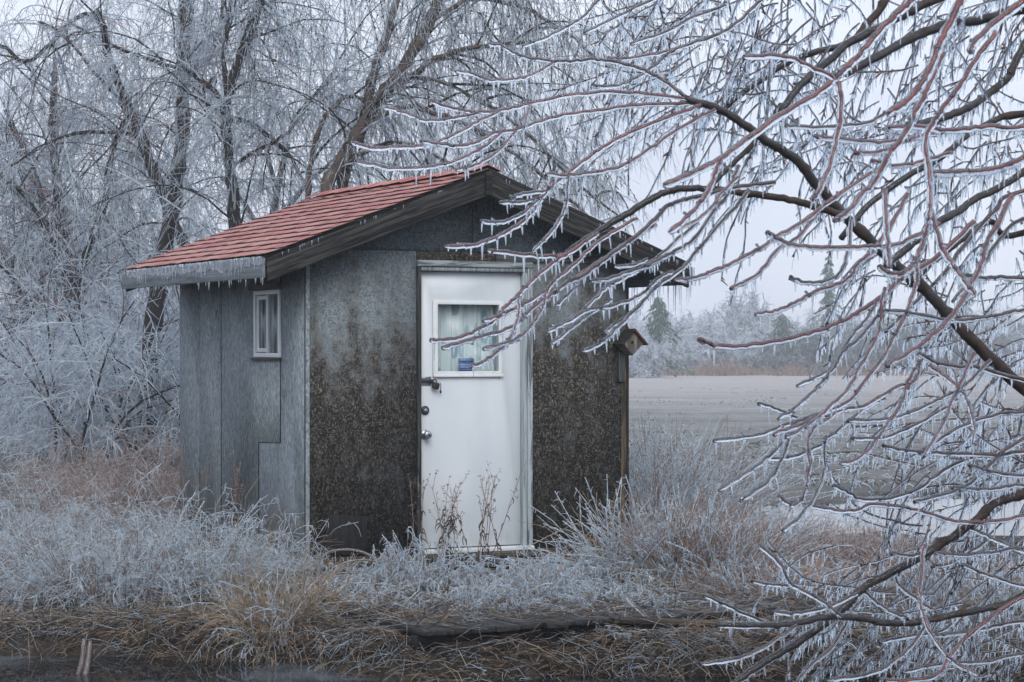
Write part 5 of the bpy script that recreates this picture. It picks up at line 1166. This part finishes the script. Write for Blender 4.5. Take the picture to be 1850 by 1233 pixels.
C_('iced_shrub', 'shrub', 'dense blue white iced shrub in front of the side wall', 350, 1075, .68, .50, 120, 620, 'straw', 'rime', (0, 0), .7, stiff=.8, dark=60, beads=260)
C_('iced_shrub', 'shrub', 'glassy iced shrub at the front corner of the side wall', 440, 1065, .40, .30, 60, 420, 'straw', 'rime', (.1, 0), .6, stiff=.7, beads=200)
C_('iced_tussock', 'grass', 'tawny grass tussock with long ice blades left of the deck', 510, 1125, .46, .24, 460, 190, 'straw', 'rime', (.05, 0), 1.3, stiff=.7, r=.0026, beads=160, spur=3)
C_('iced_tussock', 'grass', 'smaller tawny tussock in front of the dense white shrub', 300, 1135, .34, .24, 380, 140, 'straw', 'rime', (0, 0), 1.3, stiff=.8, r=.0024, spur=3)
C_('iced_tussock', 'grass', 'low dark frosted tussock near the left bottom corner', 90, 1130, .36, .40, 200, 320, 'mat_straw', 'rime_dim', (0, 0), .9, stiff=.9, dark=220)
C_('iced_tussock', 'grass', 'glazed grey tussock on the ditch bank below the tawny one', 420, 1165, .2, .25, 220, 190, 'mat_straw', 'rime_dim', (0, 0), 1.0, stiff=1.0, beads=120)
C_('iced_tussock', 'grass', 'ragged frosted tussock at the water edge, far bottom left', 40, 1165, .26, .34, 220, 260, 'mat_straw', 'rime', (0, 0), 1.2, stiff=1.0, r=.0022, dark=200, beads=120)
C_('iced_tussock', 'grass', 'ragged frosted tussock behind the two stalks', 185, 1150, .24, .32, 240, 260, 'mat_straw', 'rime', (0, 0), 1.2, stiff=1.0, r=.0022, dark=220, beads=160)
C_('iced_tussock', 'grass', 'glassy tussock overhanging the ditch between the two tawny ones', 405, 1140, .28, .30, 200, 280, 'straw', 'rime', (0, 0), 1.3, stiff=1.0, r=.0024, dark=120, beads=260)
C_('iced_tussock', 'grass', 'low ragged tussock right of the large tawny one, by the water', 590, 1165, .24, .26, 240, 220, 'straw', 'rime', (0, 0), 1.3, stiff=1.1, r=.0024, dark=100, beads=200)
C_('iced_tussock', 'grass', 'bent icy grass below the left front of the deck', 720, 1185, .20, .28, 220, 200, 'mat_straw', 'rime', (0, 0), 1.3, stiff=1.2, r=.0024, dark=120, beads=140)
C_('iced_tussock', 'grass', 'bent icy grass at the bottom, below the middle of the deck', 900, 1195, .20, .30, 240, 220, 'straw', 'rime', (0, 0), 1.3, stiff=1.2, r=.0024, dark=120, beads=140)
C_('iced_tussock', 'grass', 'long glazed grass at the bottom, below the leaning ice stalks', 1240, 1190, .26, .36, 240, 260, 'straw', 'rime', (.1, 0), 1.3, stiff=1.1, r=.0024, dark=140, beads=220)
C_('iced_tussock', 'grass', 'dark frosted grass at the bottom under the lowest branch tips', 1400, 1185, .26, .40, 240, 280, 'mat_straw', 'rime', (0, 0), 1.3, stiff=1.1, r=.0024, dark=240, beads=160)
# in front, on the deck
C_('iced_clump', 'grass', 'iced pinkish clump of grass at the door sill, left', 700, 1075, .30, .20, 160, 380, 'straw_pink', 'rime', (.1, 0), 1.7, stiff=1.3, r=.0026, beads=1500, spur=9, spl=(.01, .05))
C_('iced_clump', 'grass', 'tall iced clump of grass below the left edge of the door', 765, 1065, .40, .20, 160, 420, 'straw_pink', 'rime', (0, 0), 1.7, stiff=1.3, r=.0026, beads=1500, spur=9, spl=(.01, .05))
C_('iced_clump', 'grass', 'drooping iced clump with orange straw in front of the door', 868, 1120, .30, .20, 140, 430, 'straw', 'rime', (0, 0), 1.7, stiff=1.3, r=.0026, beads=1500, spur=9, spl=(.01, .05))
C_('iced_clump', 'grass', 'round iced clump hung with icicles on the right of the deck', 985, 1100, .40, .20, 130, 430, 'straw', 'rime', (0, 0), 1.7, stiff=1.3, r=.0026, beads=1500, spur=9, spl=(.01, .05))
C_('iced_clump', 'grass', 'low iced clump trailing right across the deck', 1080, 1075, .24, .26, 120, 360, 'straw', 'rime', (.1, 0), 1.7, stiff=1.3, r=.0026, beads=1500, spur=9, spl=(.01, .05))
C_('iced_clump', 'grass', 'tangled brown and white clump over the left end of the deck', 628, 1110, .26, .28, 260, 300, 'straw', 'rime', (0, 0), 1.6, stiff=1.2, r=.0024, beads=700, spur=8, spl=(.01, .06))
C_('iced_clump', 'grass', 'flat glazed clump over the right front corner of the deck', 1120, 1115, .22, .30, 200, 300, 'straw', 'rime', (.1, 0), 1.6, stiff=1.3, r=.0024, beads=700, spur=8, spl=(.01, .06))
C_('iced_clump', 'grass', 'brown straw heap with little ice under the door sill', 930, 1062, .22, .26, 380, 140, 'straw', 'rime', (0, 0), 1.2, stiff=1.2, r=.0022, beads=200, spur=6, spl=(.01, .05))
# right of the shed
C_('iced_grass', 'grass', 'tall white iced grass rising beside the right wall corner', 1185, 1000, 1.0, .42, 260, 760, 'straw_pink', 'rime', (.05, 0), .35, stiff=.4, r=.0028)
C_('iced_grass', 'grass', 'tall iced grass behind the right corner, against the field', 1235, 965, .95, .48, 220, 700, 'straw_pink', 'rime', (.05, 0), .35, stiff=.45, r=.0028)
C_('iced_grass', 'grass', 'bright white iced clump hugging the foot of the right corner', 1165, 1060, .72, .30, 150, 560, 'straw', 'rime', (.05, 0), .7, stiff=.7, r=.003, beads=320)
C_('iced_grass', 'grass', 'reddish upright grass in ice, right of the white clump', 1270, 1065, .66, .38, 420, 420, 'straw_pink', 'rime', (0, 0), .35, stiff=.4, r=.0028, dark=80)
C_('iced_grass', 'grass', 'iced grass with pale pink stems near the pond, left half', 1345, 1035, .50, .36, 260, 460, 'straw_pink', 'rime', (0, 0), .4, stiff=.5, r=.0028)
C_('iced_grass', 'grass', 'white iced grass in front of the left end of the pond', 1420, 1005, .32, .34, 100, 380, 'straw_pink', 'rime', (0, 0), .5, stiff=.6, r=.0028)
C_('iced_grass', 'grass', 'low iced grass between the reddish grass and the branches', 1400, 1090, .30, .45, 220, 440, 'straw_pink', 'rime', (0, 0), .7, stiff=.8, r=.0028, dark=60)
C_('iced_shrub', 'shrub', 'round pinkish brown shrub glazed with ice in front of the pond', 1575, 1050, .44, .34, 260, 480, 'straw_pink', 'rime_pink', (0, 0), .5, stiff=.9, r=.0026, dark=420)
C_('iced_grass', 'grass', 'iced grass at the right of the pond behind the lower limb', 1700, 1075, .26, .5, 160, 430, 'straw_pink', 'rime', (0, 0), .7, stiff=.8, r=.0028)
C_('iced_grass', 'grass', 'iced grass at the right edge beside the pond', 1830, 1085, .26, .5, 160, 430, 'straw', 'rime', (0, 0), .7, stiff=.8, r=.0028, dark=60)
C_('iced_grass', 'grass', 'dim frosted grass on the bank at the lower right', 1600, 1130, .26, .55, 260, 360, 'mat_straw', 'rime_dim', (0, 0), 1.0, stiff=1.0, dark=160)
C_('iced_grass', 'grass', 'dim frosted grass in the bottom right corner', 1790, 1150, .28, .55, 300, 320, 'mat_straw', 'rime_dim', (0, 0), 1.0, stiff=1.0, dark=200)
C_('iced_tussock', 'grass', 'spiky clear ice blades standing at the right front of the deck', 1215, 1165, .40, .10, 30, 26, 'mat_straw', 'icicle', (-.1, 0), .5, stiff=.7, r=.006, spur=0)
C_('iced_tussock', 'grass', 'group of stout ice blades in the grass below the deck', 790, 1215, .24, .12, 30, 30, 'mat_straw', 'icicle', (-.1, 0), .4, stiff=.7, r=.005, spur=0)
C_('iced_tussock', 'grass', 'matted straw clump with ice under the front edge of the deck', 980, 1170, .14, .3, 420, 120, 'mat_straw', 'rime_dim', (0, 0), 1.2, stiff=1.5)
C_('iced_tussock', 'grass', 'matted straw with a glazed fringe below the right end of the deck', 1150, 1180, .14, .3, 420, 140, 'mat_straw', 'rime_dim', (0, 0), 1.2, stiff=1.5)
C_('iced_tussock', 'grass', 'matted tawny straw left of the deck front', 640, 1165, .16, .3, 460, 120, 'mat_straw', 'rime_dim', (0, 0), 1.2, stiff=1.5)

# arching long blades and stout stems
def arcs(name, label, cat, lines, d, r, core, icem=None, icer=0):
    p0 = at(*lines[0][0], d); t = thing(name, label, cat, tuple(p0))
    for pts in lines:
        q = smooth_line([at(x, y, d + .03 * i) for i, (x, y) in enumerate(pts)], 5); b = MB().tubes(q - p0, np.linspace(r, r * .6, len(q)), 5).obj('blade', M[core], t, True)
        if icem: MB().tubes(q - p0, np.linspace(icer, icer * .75, len(q)), 7, cap=True).obj('ice_coating', M[icem], b, True)
    return t
arcs('arching_grass', 'long brown blades arching from the tussock over to the door sill', 'grass', [[(572, 1085), (580, 1010), (620, 993), (668, 1003), (715, 1040)], [(590, 1070), (610, 1025), (650, 1012), (695, 1020), (722, 1050)], [(560, 1070), (590, 1042), (640, 1035), (690, 1050)]], 13.6, .0042, 'straw', 'ice', .009)
arcs('arching_grass', 'single thick ice-sheathed blade arching over the deck edge', 'grass', [[(800, 1150), (812, 1135), (850, 1124), (895, 1128), (920, 1150), (936, 1180), (942, 1205)]], 12.0, .003, 'straw', 'ice', .011)
arcs('arching_grass', 'fan of bent brown stems right of the door foot', 'grass', [[(1000, 1065), (1050, 1000), (1090, 950), (1120, 900)], [(1010, 1050), (1060, 1010), (1100, 960), (1135, 900)], [(1040, 1050), (1060, 990), (1075, 940), (1078, 890)], [(960, 985), (1010, 960), (1050, 945), (1095, 955)], [(985, 1010), (1030, 985), (1085, 975), (1110, 960)], [(1030, 1060), (1075, 1000), (1088, 960)], [(920, 1030), (940, 1000), (960, 980)]], 14.6, .0042, 'straw')
arcs('ice_stalk', 'two stout brown stalks standing in the ditch at bottom left', 'stalk', [[(135, 1240), (148, 1195), (152, 1155)], [(150, 1240), (158, 1200), (163, 1158)]], 11.9, .012, 'straw_pink', 'ice', .017)
arcs('ice_stalk', 'leaning clear ice stalks at the right end of the deck', 'stalk', [[(1210, 1170), (1185, 1130), (1150, 1098), (1130, 1076)], [(1200, 1160), (1190, 1110), (1180, 1065)], [(1090, 1160), (1150, 1156), (1210, 1160), (1240, 1190)]], 12.2, .003, 'straw', 'ice', .012)
arcs('ice_stalk', 'thin iced stalks rising in front of the side wall', 'stalk', [[(405, 1000), (430, 960), (452, 935), (470, 918)], [(330, 990), (345, 955), (360, 920), (370, 905)], [(500, 1010), (520, 975), (528, 945)]], 14.4, .002, 'straw', 'ice', .006)

rs = random.Random(33)
for lab, (px, py), ln, rz in (('broken dark board lying in the straw below the deck', (780, 1172), .9, .35), ('short rotten board at the left end of the deck', (640, 1092), .6, .7), ('dark board end in the grass at the right of the deck', (1225, 1140), .7, .1)):
    c_ = gpos(px, py); o = MB().box((-ln / 2, -.05, 0), (ln / 2, .05, .024)).obj('loose_board', M['beam_wood'], None, bevel=.004); o.location = (c_[0], c_[1], c_[2] + .035); o.rotation_euler = (rs.uniform(-.1, .1), rs.uniform(-.06, .06), rz); tag(o, lab, 'board')

# dry weeds by the door and on the side wall
def weed(label, px, py, d, hpx, n, seed, leaves, spread):
    rng = np.random.default_rng(seed); p0 = at(px, py, d); t = thing('dry_weed', label, 'weed', tuple(p0)); s = d / FPX
    S = np.zeros((n, 3)); S[:, 0] = rng.normal(0, spread * s * .35, n); S[:, 1] = rng.normal(0, .03, n)
    B = grow(S, np.stack([rng.normal(0, .13, n), rng.normal(0, .1, n), np.ones(n)], 1), rng.uniform(.6, 1.0, n) * hpx * s, 8, .02, .1, rng)
    mb = MB().tubes(B, taper(n, 9, .0032, .0014), 4)
    nb = n * 7; P, T, _, _ = sample_on(B, nb, .35, .98, rng); b2 = grow(P, nrm(T + rdirs(nb, rng) * .55), rng.uniform(.04, .16, nb), 4, -.1, .12, rng); mb.tubes(b2, taper(nb, 5, .0014, .0008), 3)
    mb.obj('stems', M['weed_stem'], t, True)
    ne = b2[:, -1]; hdm = MB()
    for rep in range(3):
        e = ne + rng.normal(0, .006, ne.shape); dn = e[:, None, :] + np.linspace(-1, 1, 4)[None, :, None] * (rdirs(len(e), rng) * .006)[:, None, :]; hdm.tubes(dn, np.tile(np.array([.001, .003, .003, .001]), (len(e), 1)), 4)
    hdm.obj('seed_heads', M['weed_stem'], t)['kind'] = 'stuff'
    P, T, _, _ = sample_on(B, leaves, .05, .7, rng); a = rng.uniform(0, 6.28, leaves); c0 = np.stack([np.cos(a), np.sin(a) * .6, np.full(leaves, .2)], 1)
    Lf = grow(P, c0, rng.uniform(.035, .09, leaves), 6, 1.8, .5, rng); MB().tubes(Lf, taper(leaves, 7, .0045, .0016), 4).obj('curled_leaves', M['weed_dark'], t, True)
    return t
weed('bushy dry weed with curled dark leaves in front of the left of the door', 812, 1010, 14.95, 155, 9, 3, 110, 70)
weed('tall slender dry weed in front of the middle of the door', 877, 1015, 15.0, 190, 6, 4, 34, 45)
weed('dark dry weed against the side wall between the two seams', 428, 960, 15.0, 150, 4, 5, 60, 25)
weed('sparse dry weed rising from the pink shrub at the rear corner', 305, 940, 15.6, 130, 7, 6, 10, 90)

# ground cover: matted straw and frosted litter near the deck and on the bank
rr = np.random.default_rng(15); n = 13500; _p = rr.uniform(-60, 1910, n); _d = np.where(rr.random(n) < .86, rr.uniform(11.3, 13.1, n), rr.uniform(13, 17.5, n)); _x = (_p - 925) / FPX * _d
uu = (_x - SX) * CT + (_d - SY) * ST; vv = -(_x - SX) * ST + (_d - SY) * CT
kp = ~((uu > -.05) & (uu < 2.5) & (vv > -.1)) & ~((uu > -.6) & (uu < 2.0) & (vv > -3.1) & (vv < 0) & (rr.random(n) < .9)) & (ground_z(_x, _d) > -.42)
_x3, _y3 = _x[kp], _d[kp]
def litter(name, label, xs, ys, mats, hr, rad, seed, blades, wt):
    rng = np.random.default_rng(seed); m_ = len(xs) * blades; x = np.repeat(xs, blades) + rng.normal(0, .04, m_); y = np.repeat(ys, blades) + rng.normal(0, .04, m_)
    u_ = (x - SX) * CT + (y - SY) * ST; v_ = -(x - SX) * ST + (y - SY) * CT; on = (u_ > -.62) & (u_ < 2.0) & (v_ > -3.1) & (v_ < 0)
    S = np.stack([x, y, np.where(on, -.09, ground_z(x, y)) + rng.uniform(0, .03, m_)], 1)
    P = grow(S, np.stack([rng.normal(0, 1, m_), rng.normal(0, 1, m_), np.where(on, .12, rng.uniform(-.05, .55, m_))], 1), rng.uniform(*hr, m_) * rng.choice([.5, .8, 1, 1.3], m_), 2, np.where(on, 0.0, .35), .22, rng)
    me = MB().tubes(P, taper(m_, 3, rad, rad * .5), 3).mesh(name, mats); me.polygons.foreach_set('material_index', np.repeat(rng.choice(len(mats), m_, p=wt), 6).astype(np.int32))
    tag(link(name, me), label, 'grass', kind='stuff')
litter('matted_grass', 'matted straw and frosted litter on the bank round the deck', _x3, _y3, [M['mat_straw'], M['straw'], M['rime_dim'], M['weed_dark']], (.07, .28), .0026, 3, 3, [.36, .20, .20, .24])

rr = np.random.default_rng(25); n = 2200; _p = rr.uniform(-60, 1910, n); _d = rr.uniform(11.2, 13.6, n); _x = (_p - 925) / FPX * _d
kp = (ground_z(_x, _d) > -.44) & (vnoise(_x, _d * 2, 2.2, 31) > -.15); uu = (_x - SX) * CT + (_d - SY) * ST; vv = -(_x - SX) * ST + (_d - SY) * CT
kp &= ~((uu > -.65) & (uu < 2.0) & (vv > -3.15))
tufts('bank_grass', 'short iced and dark grass tufts along the ditch bank', int(kp.sum()), lambda r, n: (_x[kp], _d[kp]), [M['weed_dark'], M['rime']], (.05, .22), .0026, 26, 9)

# ------------------------------------------------------------------ haze
MBh = MB().box((-2450, -2400, -1.8), (2450, 2440, 13.5)).obj('haze', None)
hm = bpy.data.materials.new('haze'); hm.use_nodes = True; hm.node_tree.nodes.clear()
pv = hm.node_tree.nodes.new('ShaderNodeVolumePrincipled'); ho = hm.node_tree.nodes.new('ShaderNodeOutputMaterial')
pv.inputs['Color'].default_value = (.86, .9, .96, 1); pv.inputs['Density'].default_value = .0017
hm.node_tree.links.new(pv.outputs[0], ho.inputs['Volume']); MBh.data.materials.clear(); MBh.data.materials.append(hm)
tag(MBh, 'pale winter haze over the field and thicket', kind='stuff')
